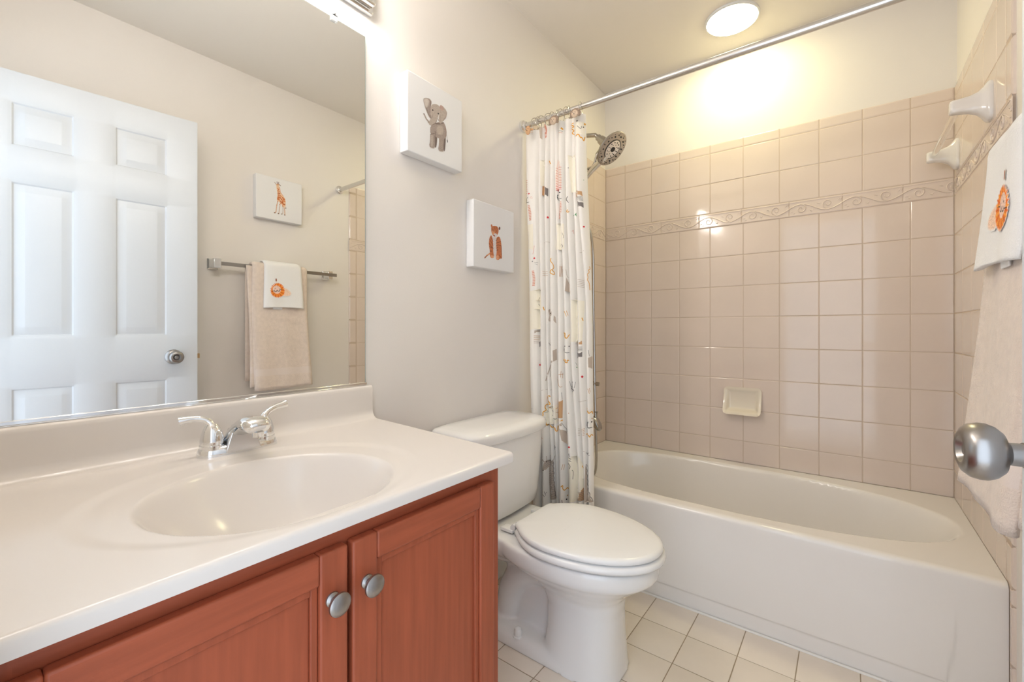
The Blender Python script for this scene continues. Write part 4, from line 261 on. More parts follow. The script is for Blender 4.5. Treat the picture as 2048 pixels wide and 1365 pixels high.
def relief(mb, O, U, V, N, ua, ub, v0, v1):
    """scrolling vine in low relief on one border tile that starts at ua; clipped at the wall's ends"""
    L = .1995; h = v1-v0
    def T(pts, r):
        run = []
        for (u, v) in pts+[None] if False else pts:
            uu = ua+u*L
            if umin+.002 < uu < umax-.002: run.append(O+U*uu+V*(v0+v*h)+N*(.0002))
            elif len(run) > 2: mb.tube(run, r, 6); run = []
            else: run = []
        if len(run) > 2: mb.tube(run, r, 6)
    umin, umax = ub
    T([(i/36, .47+.26*math.sin(2*PI*i/36+.15)) for i in range(37)], .0023)
    def spiral(cu, cv, a0, turns, r0, r1, sgn):
        n = 22; out = []
        for i in range(n+1):
            t = i/n; a = a0+sgn*turns*2*PI*t; r = r0+(r1-r0)*t
            out.append((cu+r*math.cos(a)*h/L, cv+r*math.sin(a)))
        return out
    T(spiral(.235, .44, PI/2, 1.35, .28, .05, -1), lambda t: .0027*(1-.45*t))
    T(spiral(.735, .56, -PI/2, 1.35, .28, .05, -1), lambda t: .0027*(1-.45*t))
    for (u, v, du, dv) in ((.41, .30, .04, -.10), (.46, .33, -.03, -.12), (.92, .68, .04, .12), (.97, .70, .02, .14), (.60, .62, -.06, .06), (.08, .34, -.05, -.05), (.12, .22, -.04, -.04)):
        T([(u+du*i/4, v+dv*i/4) for i in range(5)], lambda t: .0024*(1-.6*abs(2*t-1)))
    for v in (.90, .07): T([(i/12, v) for i in range(13)], .0016)
def tile_wall(parent, O, U, N, cols, zlow, ulen, bstart, edge=None, lowcols=None):
    O = Vector(O); U = Vector(U); N = Vector(N); V = Vector((0, 0, 1))
    rows = [ZBB-P*k for k in range(0, 12)]
    rows = [z for z in rows if z > zlow+.01]+[zlow]
    rows = rows[::-1]
    mb = MB()
    allz = list(zip(rows, rows[1:]))+[(ZBT, ZBT+P), (ZBT+P, ZBT+2*P), (ZBT+2*P, ZBT+2*P+.0472)]
    for (z0, z1) in allz:
        for (u0, u1) in zip(cols, cols[1:]):
            tile(mb, O, U, V, N, u0, u1, z0, z1, bev=(.006 if z1-z0 < .06 and z0 > 1.9 else .0024))
        if edge:
            tile(mb, O, U, V, N, edge[0], edge[1], z0, z1, bev=.007, dep=.0085)
    if lowcols:                                   # the leg that runs down beside the tub
        zz = [z for z in (ZBB-P*k for k in range(0, 12)) if .02 < z < zlow+.01]
        zz = [zlow]+[z for z in zz if z < zlow-.01]+[.0]
        for (z1, z0) in zip(zz, zz[1:]):
            for (u0, u1, bv) in lowcols: tile(mb, O, U, V, N, u0, u1, z0, z1, bev=bv, dep=.0085 if bv > .005 else .0022)
    build('tile_surround', mb, M['tile'], parent, smooth=0)
    bb = MB(); rl = MB()
    uend = edge[1] if edge else ulen
    k = -1
    while bstart+k*.1995 < uend:
        a = max(bstart+k*.1995, 0.0); b = min(bstart+(k+1)*.1995, uend)
        if b-a > .006:
            tile(bb, O, U, V, N, a, b, ZBB, ZBT)
            relief(rl, O, U, V, N, bstart+k*.1995, (0.0, uend), ZBB, ZBT)
        k += 1
    bo_ = build('border_tile', bb, M['tile'], parent, smooth=0)
    build('scroll_relief', rl, M['tile'], bo_, smooth=60)
# grout beds
a = .1194
tile_wall(wb, (0, TB, 0), (1, 0, 0), (0, -1, 0), [0]+[a+P*k for k in range(9)]+[TR], ZDECK, TR, a+.008)
build('grout_bed', bx(XL, XR, TB+.0011, YB+.001, ZDECK-.02, ZBT+2*P+.045), M['grout'], wb)
yc = [0, .1535, .307, .4605, .614, .705]
tile_wall(wr, (TR, 0, 0), (0, -1, 0), (-1, 0, 0), yc, ZDECK, .705, .03, edge=(.705, .762), lowcols=[(.7375, .762, .006)])
mb = MB(); mb.box(TR+.0011, XR+.001, -.700, 0, ZDECK-.02, ZBT+2*P+.045); mb.box(TR+.0012, XR+.001, -.754, -.70, .0, ZBT+2*P+.04)
build('grout_bed', mb, M['grout'], wr)
# left side: mirrored direction so normals face the room
def tile_wall_left():
    tile_wall(wl, (TL, 0, 0), (0, -1, 0), (1, 0, 0), yc, ZDECK, .705, .03, edge=(.705, .762), lowcols=[(.7375, .762, .006)])
    mb = MB(); mb.box(XL-.001, TL-.0011, -.700, 0, ZDECK-.02, ZBT+2*P+.045); mb.box(XL-.001, TL-.0012, -.754, -.70, .0, ZBT+2*P+.04)
    build('grout_bed', mb, M['grout'], wl)
tile_wall_left()
# floor
fl = struct('floor', bx(XL-.1, XR+.1, YF-.6, YB+.1, -.08, -.0012), M['floor_grout'], 'cream square tiled bathroom floor with thin brown joints', 'floor')
mb = MB(); xs = [XL]+[.561+.1532*k for k in range(-3, 6)]+[XR]; ys = [-.735-.1535*k for k in range(0, 16)]
for x0, x1 in zip(xs, xs[1:]):
    for y0, y1 in zip(ys, ys[1:]):
        tile(mb, Vector((0, 0, 0)), Vector((1, 0, 0)), Vector((0, 1, 0)), Vector((0, 0, 1)), x0, x1, y1, y0, g=.0013, dep=.0012, bev=.002)
build('floor_tile', mb, M['floor_tile'], fl, smooth=25)
# baseboards and caulk
struct('baseboard_left', bx(XL, XL+.012, -1.66, -.765, 0, .085), M['trimw'], 'white baseboard behind the toilet', 'baseboard', bevel=.003)
struct('baseboard_right', bx(XR-.012, XR, YF+.012, -.765, 0, .085), M['trimw'], 'white baseboard under the towel bar', 'baseboard', bevel=.003)
mb = MB(); mb.tube([(0.002, -.7395, .001), (TR-.002, -.7395, .001)], .0048, 8)
struct('trim_2', mb, M['vinyl'], 'white caulk line where the tub apron meets the floor', 'caulk')

# ------------------------------------------------------------------ door (opened back against the right wall)
dv = Vector((1.3633-1.302, -2.2726+1.667, 0)).normalized()         # from latch edge to hinge edge
dn = Vector((dv.y, -dv.x, 0))                                       # face that looks at the mirror
if dn.x > 0: dn = -dn
door = thing('door_1', 'white six panel door standing open along the right wall', 'door', (1.302, -1.667, 0), kind='structure')
def dp(s, z, n): return tuple(dv*s+dn*n+Vector((0, 0, z)))
DW, DT = .695, .034
pan = [(a0, a1, z0, z1) for (a0, a1) in ((.103, .299), (.402, .592)) for (z0, z1) in ((1.714, 1.899), (.990, 1.597), (.24, .812))]
us = {0, DW}; vs = {.010, 2.003}
OFF = (0, .007, .012, .017, .022, .044, .048)
for (a0, a1, z0, z1) in pan:
    for d in OFF: us |= {round(a0+d, 4), round(a1-d, 4)}; vs |= {round(z0+d, 4), round(z1-d, 4)}
us, vs = sorted(us), sorted(vs)
def ddep(s, z):
    for (a0, a1, z0, z1) in pan:
        d = min(s-a0, a1-s, z-z0, z1-z)
        if d >= -1e-6:
            return float(np.interp(d, (0, .007, .012, .017, .022, .044, .048), (0, -.0025, -.0035, -.0085, -.0085, -.0015, -.0010)))
    return 0.
mb = MB()
for side in (1, -1):
    b = len(mb.v)
    for z in vs:
        for s in us:
            d = ddep(s, z); mb.v.append(dp(s, z, d if side == 1 else -DT-d))
    n = len(us)
    for j in range(len(vs)-1):
        for i in range(n-1):
            q = (b+j*n+i, b+j*n+i+1, b+(j+1)*n+i+1, b+(j+1)*n+i)
            mb.face(*(q if side == -1 else q[::-1]))
for (s0, z0, s1, z1) in ((0, .01, 0, 2.003), (DW, .01, DW, 2.003), (0, 2.003, DW, 2.003), (0, .01, DW, .01)):
    i = len(mb.v); mb.v += [dp(s0, z0, 0), dp(s1, z1, 0), dp(s1, z1, -DT), dp(s0, z0, -DT)]; mb.face(i, i+1, i+2, i+3)
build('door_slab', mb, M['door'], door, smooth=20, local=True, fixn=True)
KZ = .902; KS = .0905
def knob(sign, nm):
    o = Vector(dp(KS, KZ, 0 if sign > 0 else -DT)); ax = dn*sign
    mb = MB(); mb.lathe([(.0, 0), (.033, 0), (.0335, .003), (.031, .007), (.022, .011), (.0135, .014), (.0125, .022), (.0125, .028)], o, ax, 40)
    r = build('knob_rose', mb, M['nickel'], door, local=True)
    mb = MB(); mb.lathe([(.0115, .026), (.0112, .038), (.0135, .0405), (.021, .043), (.0262, .0485), (.0288, .0545), (.0290, .060), (.0272, .067), (.0225, .0725), (.0165, .0748), (.0135, .0742), (.0105, .0700), (.0085, .0675), (.0001, .0675)], o, ax, 48)
    k = build(nm, mb, M['nickel'], door, local=True)
    mb = MB(); mb.lathe([(.0062, .0676), (.0062, .0705), (.0052, .0712), (.0001, .0712)], o, ax, 24)
    build('knob_button', mb, M['nickel'], k, local=True)
    k['label'] = 'round brushed nickel door knob with a dished front'
knob(1, 'door_knob')
mb = MB()
for (s, z, n) in ((0, KZ, -DT/2),):
    p = Vector(dp(s, z, n)); e = -dv
    q = []
    for (ds, dz) in ((-1, -1), (1, -1), (1, 1), (-1, 1)): q.append((ds, dz))
    mb.loft([[p+dn*(ds*.008)+Vector((0, 0, dz*.011))+e*t for ds, dz in q] for t in (-.002, .009, .011)])
build('door_latch', mb, M['brass'], door, local=True)
for z in (.25, 1.0, 1.80):
    mb = MB(); p = Vector(dp(DW+.004, z, -.002)); mb.lathe([(.006, -.045), (.006, .045)], p, (0, 0, 1), 12)
    build('door_hinge', mb, M['nickel'], door, local=True)
# ================================================================== BATHTUB
tub = thing('bathtub', 'white alcove bathtub with a wide rim under the beige tiled walls', 'bathtub', (.7375, -.7375, 0))
TY0 = -.7375
def basin(x, y):
    """depth below the rim"""
    cx, cy, ax, ay = .752, -.368, .672, .292
    dx = (x-cx)/ax; dy = (y-cy)/ay
    n = 2.35 if x > cx else 2.9
    r = (abs(dx)**n+abs(dy)**n)**(1/n)
    if r >= 1.03: return 0.
    k = 1.03-r
    wl_ = .34 if x > cx else .20                      # sloped back rest on the right, steeper by the drain
    wall = wl_*abs(dx)**4+.19*(1-abs(dx)**4)
    t = k/wall
    if t >= 1: return .285
    e = .07; t2 = (math.sqrt(t*t+e*e)-e)/(math.sqrt(1+e*e)-e)
    return .285*(.5*(1-(1-t2)**1.9)+.5*t2*t2*(3-2*t2))
def apron(x, z):
    """panel pressed into the apron"""
    xr = 1.357+.018*ss(.06, .2, z)
    m = ss(.055, .062, z)*ss(xr+.006, xr, x)*ss(.06, .066, x)
    return -.0035*m*(1-ss(.16, .30, z))
xs_ = sorted(set([i/230*TR for i in range(231)]+[.06+.002*i for i in range(4)]+[1.35+.004*i for i in range(9)]))
prof = [('a', z) for z in (.0, .02, .045, .052, .0555, .058, .0605, .063, .07, .09, .12, .15, .18, .22, .26, .30, .335)]
prof += [('r', a) for a in (0, 18, 36, 54, 72, 90)]
prof += [('t', y) for y in np.linspace(TY0+.020, -.002, 150)]
mb = MB(); RR = .016
for kind, q in prof:
    for x in xs_:
        if kind == 'a': mb.v.append((x, TY0+.0035+apron(x, q), q))
        elif kind == 'r':
            t = math.radians(q); mb.v.append((x, TY0+.0035+RR-RR*math.cos(t), ZDECK-RR+RR*math.sin(t)))
        else: mb.v.append((x, q+.0035*(q < -.7), ZDECK-basin(x, q)+.0008))
n = len(xs_)
for j in range(len(prof)-1):
    for i in range(n-1): mb.face(j*n+i, j*n+i+1, (j+1)*n+i+1, (j+1)*n+i)
build('tub_body', mb, M['enamel'], tub, smooth=180)
mb = MB(); mb.lathe([(.0, .0), (.036, 0), (.036, .005), (.030, .009), (.0001, .010)], (.118, -.375, .245), (.93, 0, .36), 28)
build('overflow_plate', mb, M['chrome'], tub)
mb = MB(); mb.lathe([(.0, 0), (.032, 0), (.030, .004), (.012, .006), (.0001, .006)], (.30, -.37, .0815), (0, 0, 1), 28)
build('drain', mb, M['chrome'], tub)

# ================================================================== VANITY
cab = thing('vanity_cabinet', 'cherry wood vanity cabinet with two panelled doors under the white countertop', 'cabinet', (.27, -2.05, 0))
CY0, CY1, CXF = YF+.004, -1.683, .545
mb = MB()
mb.box(.0, CXF-.018, CY1-.016, CY1, 0, .744); mb.box(.0, CXF-.018, CY0, CY0+.016, 0, .744); mb.box(.0, CXF-.018, CY0+.016, CY1-.016, .09, .106)
mb.box(.0, .006, CY0+.016, CY1-.016, .106, .744); mb.box(CXF-.09, CXF-.075, CY0+.016, CY1-.016, 0, .09)
build('carcass', mb, M['woodv'], cab)
mb = MB(); mb.cur = 0
mb.box(CXF-.018, CXF, CY1-.045, CY1, 0.0, .744); mb.box(CXF-.018, CXF, CY0, CY0+.045, 0.0, .744)
mb.cur = 1
mb.box(CXF-.018, CXF, CY0+.045, CY1-.045, .690, .744); mb.box(CXF-.018, CXF, CY0+.045, CY1-.045, .09, .13)
build('face_frame', mb, [M['woodv'], M['woodh']], cab)
def cab_door(y0, y1, ky):
    z0, z1, x0, x1 = .115, .7135, CXF+.0005, CXF+.0185
    st = .043
    mb = MB()
    mb.cur = 0
    for (a, b) in ((y0, y0+st), (y1-st, y1)): mb.box(x0, x1, a, b, z0, z1)
    mb.cur = 1
    for (a, b) in ((z0, z0+st), (z1-st, z1)): mb.box(x0, x1, y0+st, y1-st, a, b)
    d = build('door', mb, [M['woodv'], M['woodh']], cab, bevel=.0035, seg=3)
    mb = MB(); s2 = st+.011; g_ = .0010
    # step moulding then the flat panel
    for (a, b, c, e) in ((y0+st+g_, y0+s2, z0+st+g_, z1-st-g_), (y1-s2, y1-st-g_, z0+st+g_, z1-st-g_)): mb.box(x0+.001, x1-.0055, a, b, c, e)
    for (c, e) in ((z0+st+g_, z0+s2), (z1-s2, z1-st-g_)): mb.box(x0+.001, x1-.0055, y0+s2, y1-s2, c, e)
    build('panel_moulding', mb, M['woodv'], d, bevel=.0012)
    build('door_panel', bx(x0+.002, x1-.0105, y0+s2+.0008, y1-s2-.0008, z0+s2+.0008, z1-s2-.0008), M['woodv'], d)
    build('door_back', bx(x0+.0002, x0+.0015, y0+st-.002, y1-st+.002, z0+st-.002, z1-st+.002), M['woodv'], d)
    mb = MB(); mb.lathe([(.0105, 0), (.0100, .002), (.0062, .005), (.0060, .010), (.0085, .013), (.0150, .016), (.0165, .0185), (.0160, .0215), (.0120, .0245), (.0050, .0258), (.0001, .0260)], (x1, ky, .645), (1, 0, 0), 36)
    k = build('knob', mb, M['nickel'], d); k['label'] = 'round brushed nickel cabinet knob'
cab_door(-2.0435, -1.716, -2.020); cab_door(CY0+.020, -2.0515, -2.0765)

vt = thing('vanity_countertop', 'off-white countertop with an oval sink bowl and a low backsplash', 'countertop', (.285, -2.05, .745))
ZT = .766
def sink(x, y):
    cx, cy, ax, ay = .372, -2.060, .176, .188
    r = math.hypot((x-cx)/ax, (y-cy)/ay)
    ro = math.hypot((x-.345)/.222, (y-cy)/.262)
    z = -.0028*ss(1.02, .90, ro)
    if r < 1.04:
        t = (1.04-r)/1.04; e = .045; t = (math.sqrt(t*t+e*e)-e)/(math.sqrt(1+e*e)-e); z -= .135*(1-(1-min(1, t*1.12))**2.3)
    return z
yend = lambda x: -1.627-.0780*x
XFR = .578
pr = [(XFR-.004, .745, 0), (XFR-.0005, .7455, 0), (XFR, .749, 0), (XFR, .757, 0)]
for a in (15, 35, 55, 75, 90): t = math.radians(a); pr.append((XFR-.008+.008*math.cos(t), ZT-.008+.008*math.sin(t), 0))
for x in np.linspace(XFR-.014, .056, 240): pr.append((x, ZT, 1))
for a in (0, 15, 30, 45, 60, 75, 90): t = math.radians(a); pr.append((.020+.026-.026*math.sin(t), ZT+.026-.026*math.cos(t), 0))
pr += [(.0195, .82, 0), (.019, .850, 0)]
for a in (20, 45, 70, 90): t = math.radians(a); pr.append((.011+.008*math.cos(t), .853+.008*math.sin(t), 0))
pr.append((XL, .861, 0))
NY = 300; mb = MB()
for (x, z, top) in pr:
    for i in range(NY+1):
        y = YF+.001+(yend(x)-YF-.001)*i/NY
        mb.v.append((x, y, z+(sink(x, y) if top else 0)))
n = NY+1
for j in range(len(pr)-1):
    for i in range(NY): mb.face(j*n+i, j*n+i+1, (j+1)*n+i+1, (j+1)*n+i)
b = len(mb.v)
for (x, z, top) in pr: mb.v.append((x, yend(x), z)); mb.v.append((x, yend(x), .745))
for j in range(len(pr)-1): mb.face(b+2*j+1, b+2*j+3, b+2*j+2, b+2*j)
i = len(mb.v); mb.v += [(XFR-.004, YF+.001, .745), (XFR-.004, yend(XFR), .745), (.50, yend(.5), .745), (.50, YF+.001, .745)]; mb.face(i, i+3, i+2, i+1)
build('counter_and_bowl', mb, M['marble'], vt, smooth=50)
mb = MB(); mb.lathe([(.0, 0), (.024, 0), (.023, .003), (.014, .004), (.012, .007), (.0001, .0075)], (.372, -2.06, ZT+sink(.372, -2.06)), (0, 0, 1), 24)
build('sink_drain', mb, M['chrome'], vt)

# ------------------------------------------------------------------ faucet
FY, FX = -2.018, .093
fa = thing('faucet', 'chrome two-handle faucet behind the oval sink bowl', 'faucet', (FX, FY, ZT))
def stadium(hx, hy, n=40, cx=FX, cy=FY):
    out = []
    for i in range(n):
        t = 2*PI*i/n; c, s_ = math.cos(t), math.sin(t)
        out.append((cx+hx*math.copysign(abs(c)**.75, c), cy+hy*math.copysign(abs(s_)**.62, s_)))
    return out
zb = ZT-.0020
mb = MB(); mb.loft([[(x, y, zb+h) for x, y in stadium(a_, b_)] for a_, b_, h in ((.027, .0775, 0), (.0275, .078, .003), (.0262, .0765, .013), (.0235, .074, .0185), (.019, .070, .021))])
build('base_plate', mb, M['chrome'], fa)
mb = MB(); mb.loft([[(x, y, zb+h) for x, y in stadium(a_, b_)] for a_, b_, h in ((.0278, .0783, -.0015), (.0278, .0783, .0010))])
build('gasket', mb, M['black'], fa)
for sgn in (-1, 1):
    hy = FY+.051*sgn
    mb = MB(); mb.lathe([(.0225, .016), (.0222, .024), (.0205, .0245), (.0205, .026), (.0215, .0265), (.0215, .032), (.0200, .043), (.0165, .055), (.0125, .063), (.0085, .067), (.0001, .068)], (FX, hy, zb), (0, 0, 1), 32)
    h = build('handle', mb, M['chrome'], fa)
    pts = [(FX, hy, zb+.058), (FX-.001, hy+.003*sgn, zb+.070), (FX-.004, hy+.014*sgn, zb+.0785), (FX-.008, hy+.030*sgn, zb+.0815+.002*(sgn > 0)), (FX-.010, hy+.048*sgn, zb+.080+.006*(sgn > 0)), (FX-.012, hy+.053*sgn, zb+.079+.008*(sgn > 0))]
    # smooth the path
    sp = [Vector(p) for p in pts]
    for _ in range(2):
        q = [sp[0]]
        for u_, v_ in zip(sp, sp[1:]): q += [u_*.75+v_*.25, u_*.25+v_*.75]
        sp = q+[sp[-1]]
    mb = MB(); mb.tube(sp, lambda t: .0105-.0040*ss(0, .35, t)+.0030*ss(.5, 1, t)-.004*ss(.97, 1, t), 16)
    build('lever', mb, M['chrome'], h)
# spout: rises from the middle of the base and arches out over the bowl
path = [(FX-.012, .012), (FX-.004, .030), (FX+.010, .047), (FX+.030, .060), (FX+.052, .068), (FX+.074, .070), (FX+.094, .066), (FX+.104, .060)]
wid = [.036, .030, .0235, .0215, .0225, .0255, .0265, .018]; hgt = [.017, .017, .015, .0135, .014, .0160, .0165, .0095]
rings = []
for k, (px, pz) in enumerate(path):
    p0 = path[max(0, k-1)]; p1 = path[min(len(path)-1, k+1)]
    d = Vector((p1[0]-p0[0], 0, p1[1]-p0[1])).normalized(); nrm = Vector((-d.z, 0, d.x))
    rings.append([tuple(Vector((px, FY, zb+pz))+Vector((0, 1, 0))*wid[k]*math.copysign(abs(math.cos(t))**.8, math.cos(t))+nrm*hgt[k]*math.copysign(abs(math.sin(t))**.8, math.sin(t))) for t in [2*PI*i/24 for i in range(24)]])
sp = build('spout', MB().loft(rings), M['chrome'], fa, smooth=180)
ms = sp.modifiers.new('round', 'SUBSURF'); ms.levels = 2; ms.render_levels = 2
mb = MB()   # front skirt between the handles, below the spout
mb.loft([[(FX+.0275-k_*.35, FY-.036+k_, zb+z), (FX+.0275-k_*.35, FY+.036-k_, zb+z), (FX-.01, FY+.034-k_, zb+z), (FX-.01, FY-.034+k_, zb+z)] for k_, z in ((0, .004), (.004, .020), (.011, .040), (.016, .052))])
build('spout_skirt', mb, M['satin'], fa, bevel=.003, seg=3)
mb = MB(); mb.lathe([(.0105, 0), (.0105, .010)], (FX+.094, FY, zb+.045), (0, 0, 1), 20); build('aerator', mb, M['chrome'], fa)
mb = MB(); mb.lathe([(.0022, .01), (.0022, .046), (.0060, .048), (.0062, .052), (.003, .0545), (.0001, .055)], (FX-.025, FY, zb), (0, 0, 1), 16)
build('lift_rod', mb, M['chrome'], fa)

# ------------------------------------------------------------------ mirror
mi = thing('wall_mirror', 'large frameless wall mirror above the vanity backsplash', 'mirror', (XL, -2.03, .862))
mb = MB(); mb.cur = 1; mb.box(XL+.0005, .0015, YF+.004, -1.6405, .8625, 1.900); mb.cur = 0
i = len(mb.v); mb.v += [(.002, YF+.006, .864), (.002, -1.6425, .864), (.002, -1.6425, 1.8985), (.002, YF+.006, 1.8985)]; mb.face(i, i+1, i+2, i+3)
for (a_, b_) in ((0, 1), (1, 2), (2, 3), (3, 0)): pass
build('mirror_glass', mb, [M['mirror'], M['mirror_edge']], mi, smooth=0)
mb = MB(); mb.box(XL+.0005, .0075, YF+.004, -1.6395, .8612, .8635); mb.box(.0030, .0075, YF+.004, -1.6395, .8635, .8705)
build('bottom_channel', mb, M['chrome'], mi, bevel=.0008)
mb = MB(); mb.box(.0022, .0075, -1.752, -1.733, 1.888, 1.907); mb.box(XL+.0005, .0075, -1.752, -1.733, 1.9005, 1.915)
cl = build('mirror_clip', mb, M['clip'], mi, bevel=.002); cl['label'] = 'small clear plastic mirror clip'
mb = MB(); mb.lathe([(.0028, 0), (.0028, .002), (.0001, .0025)], (.0075, -1.7425, 1.908), (1, 0, 0), 12); build('clip_screw', mb, M['nickel'], cl)

# ------------------------------------------------------------------ vanity light bar
vl = thing('vanity_light', 'chrome vanity light bar on the wall above the mirror', 'light', (XL, -2.02, 2.03))
LY0, LY1 = YF+.002, -1.619
build('back_plate', bx(XL+.0005, .010, LY0, LY1, 1.972, 2.100), M['chrome'], vl, bevel=.002)
build('bar_channel', bx(.010, .034, LY0+.001, LY1-.006, 1.984, 2.088), M['chrome'], vl, bevel=.006, seg=3)
for k in range(4):
    y = -1.735-.195*k
    mb = MB(); mb.lathe([(.024, 0), (.024, .004), (.019, .008), (.018, .022), (.015, .024)], (.034, y, 2.036), (1, 0, 0), 28)
    so = build('lamp_socket', mb, M['chrome'], vl)
    mb = MB(); mb.sphere((.034+.066, y, 2.036), .044, 28, 18)
    build('bulb', mb, M['bulb'], so)

# ------------------------------------------------------------------ ceiling light over the tub
sl = thing('ceiling_light', 'round glowing ceiling light over the bathtub', 'light', (.728, -.238, ZC))
mb = MB(); mb.lathe([(.112, 0), (.112, -.006), (.109, -.009), (.104, -.010)], (.728, -.238, ZC), (0, 0, 1), 48, cap=False)
build('trim_ring', mb, M['trimw'], sl)
mb = MB(); mb.lathe([(.1055, -.004), (.1055, -.0095), (.098, -.0125), (.075, -.0155), (.040, -.0175), (.0001, -.018)], (.728, -.238, ZC), (0, 0, 1), 48)
build('lens', mb, M['lens'], sl)
# exhaust grille whose corner shows at the top edge
ve = thing('exhaust_grille', 'pale plastic exhaust fan grille on the ceiling in front of the shower rod', 'vent', (.39, -.87, ZC))
mb = MB(); mb.box(.262, .52, -1.0, -.745, ZC-.010, ZC)
build('grille_frame', mb, M['trimw'], ve, bevel=.004)
mb = MB()
for k in range(12): mb.box(.285, .497, -.975+.018*k, -.966+.018*k, ZC-.0125, ZC-.0095)
build('grille_slats', mb, M['trimw'], ve)
# ================================================================== TOILET
TC = -1.182
to = thing('toilet', 'white porcelain two-piece toilet with the lid closed, between vanity and tub', 'toilet', (.40, TC, 0))
def sect(xf, xb, hw, z, nf=2.0, nb=2.8, n=44, xc=None):
    xc = (xf*.52+xb*.48) if xc is None else xc
    out = []
    for i in range(n):
        t = 2*PI*i/n; c, s_ = math.cos(t), math.sin(t)
        e = nf if c >= 0 else nb
        x = xc+((xf-xc) if c >= 0 else (xc-xb))*math.copysign(abs(c)**(2/e), c)
        y = TC+hw*math.copysign(abs(s_)**(2/e), s_)
        out.append((x, y, z))
    return out
mb = MB()
mb.loft([sect(.620, .36, .112, 0.0, 2.6, 3.5), sect(.616, .37, .107, .02, 2.6, 3.5), sect(.610, .38, .100, .10, 2.6, 3.2), sect(.608, .38, .098, .18, 2.5, 3), sect(.614, .36, .104, .225, 2.4, 3),
         sect(.640, .30, .126, .258, 2.2, 2.8), sect(.676, .24, .152, .284, 2.1, 2.7), sect(.700, .21, .166, .302, 2.1, 2.7), sect(.714, .20, .177, .312, 2.05, 2.7), sect(.718, .19, .180, .325, 2.05, 2.7), sect(.718, .19, .180, .352, 2.05, 2.7), sect(.712, .20, .175, .362, 2.05, 2.7)])
mb.loft([sect(.42, .035, .120, .285, 3, 6), sect(.44, .030, .140, .305, 3, 6), sect(.44, .028, .150, .325, 3, 6), sect(.44, .028, .150, .352, 3, 6), sect(.43, .032, .145, .362, 3, 6)])
mb.loft([sect(.55, .13, .114, 0, 4, 5), sect(.55, .132, .113, .022, 4, 5), sect(.54, .14, .106, .036, 4, 5), sect(.53, .15, .090, .043, 4, 5)])
tw = [(.44, TC, .215), (.37, TC, .235), (.30, TC, .225), (.245, TC, .180), (.215, TC, .12), (.20, TC, .05), (.20, TC, .01)]
mb.tube(tw, lambda t: .060-.004*t, 20)
mb.loft([sect(.50, .22, .036, .0, 4, 4), sect(.50, .22, .036, .27, 4, 4)])
mb.tube([(.30, TC, .30), (.20, TC, .28), (.12, TC, .27)], .07, 16)
bo = build('bowl', mb, M['porcelain'], to, smooth=180)
r = bo.modifiers.new('blend', 'REMESH'); r.mode = 'VOXEL'; r.voxel_size = .0062; r.use_smooth_shade = True
r = bo.modifiers.new('soften', 'SMOOTH'); r.factor = .5; r.iterations = 7
for sg in (-1, 1):
    mb = MB(); mb.lathe([(.0165, 0), (.0165, .004), (.0130, .005), (.0130, .018), (.0105, .026), (.005, .030), (.0001, .031)], (.297, TC+.094*sg, .036), (0, 0, 1), 24)
    build('bolt_cap', mb, M['seat_plastic'], to)
def egg(inset, z, n=72, xb=.286, xf=.727, hw=.180):
    out = []; xc = .452
    for i in range(n):
        t = 2*PI*i/n; c, s_ = math.cos(t), math.sin(t)
        if c >= 0: x = xc+(xf-xc-inset)*abs(c)**.98; y = (hw-inset)*math.copysign(abs(s_)**.98, s_)
        else:                                           # tapers back to a short straight edge at the hinges
            k = 1-abs(math.atan2(abs(s_), abs(c)))/(PI/2); H = hw-inset; X = xc-xb-inset
            if k < .62: q = k/.62; x = xc-(X-.014)*q; y = H*(1-.40*q**2.1)
            elif k < .74: q = (k-.62)/.12; x = xc-(X-.014)-.014*math.sin(q*PI/2); y = H*(.60-.10*(1-math.cos(q*PI/2)))
            else: q = (k-.74)/.26; x = xc-X; y = H*.50*(1-q)
            y = math.copysign(y, s_)
        out.append((x, TC+y, z))
    return out
mb = MB(); mb.loft([egg(.010, .3635, xf=.735, hw=.186), egg(.003, .366, xf=.735, hw=.186), egg(0, .372, xf=.735, hw=.186), egg(.001, .378, xf=.735, hw=.186), egg(.006, .3845, xf=.735, hw=.186), egg(.05, .386), egg(.08, .380), egg(.08, .366)], cap0=False, cap1=False)
build('seat', mb, M['seat_plastic'], to, smooth=180)
mb = MB(); mb.loft([egg(.012, .3885), egg(.004, .389), egg(.001, .3915), egg(0, .396), egg(.0015, .4005), egg(.006, .4045), egg(.014, .4068), egg(.05, .4095), egg(.10, .411), egg(.16, .4115)])
build('lid', mb, M['seat_plastic'], to, smooth=180)
for sg in (-1, 1):
    y = TC+.088*sg
    mb = MB(); mb.box(.232, .283, y-.018, y+.018, .3655, .377)
    hg = build('hinge', mb, M['seat_plastic'], to, bevel=.003, seg=3)
    mb = MB(); mb.lathe([(.0085, -.016), (.0085, .016)], (.284, y, .388), (0, 1, 0), 20); mb.box(.272, .290, y-.015, y+.015, .375, .388)
    build('hinge_barrel', mb, M['seat_plastic'], hg)
def trect(x0, x1, hw, z, n=60, e=5.5, bow=0.):
    xc = (x0+x1)/2; out = []
    for i in range(n):
        t = 2*PI*i/n; c, s_ = math.cos(t), math.sin(t)
        x = xc+(x1-x0)/2*math.copysign(abs(c)**(2/e), c); y = hw*math.copysign(abs(s_)**(2/e), s_)
        if c > 0: x += bow*(1-(y/hw)**2)
        out.append((x, TC+y, z))
    return out
mb = MB(); mb.loft([trect(.03, .165, .165, .363), trect(.022, .18, .185, .368, bow=.01), trect(.018, .192, .196, .382, bow=.014), trect(.014, .197, .203, .42, bow=.016), trect(.008, .206, .214, .56, bow=.018), trect(.006, .210, .218, .652, bow=.018)])
build('tank', mb, M['porcelain'], to, smooth=60)
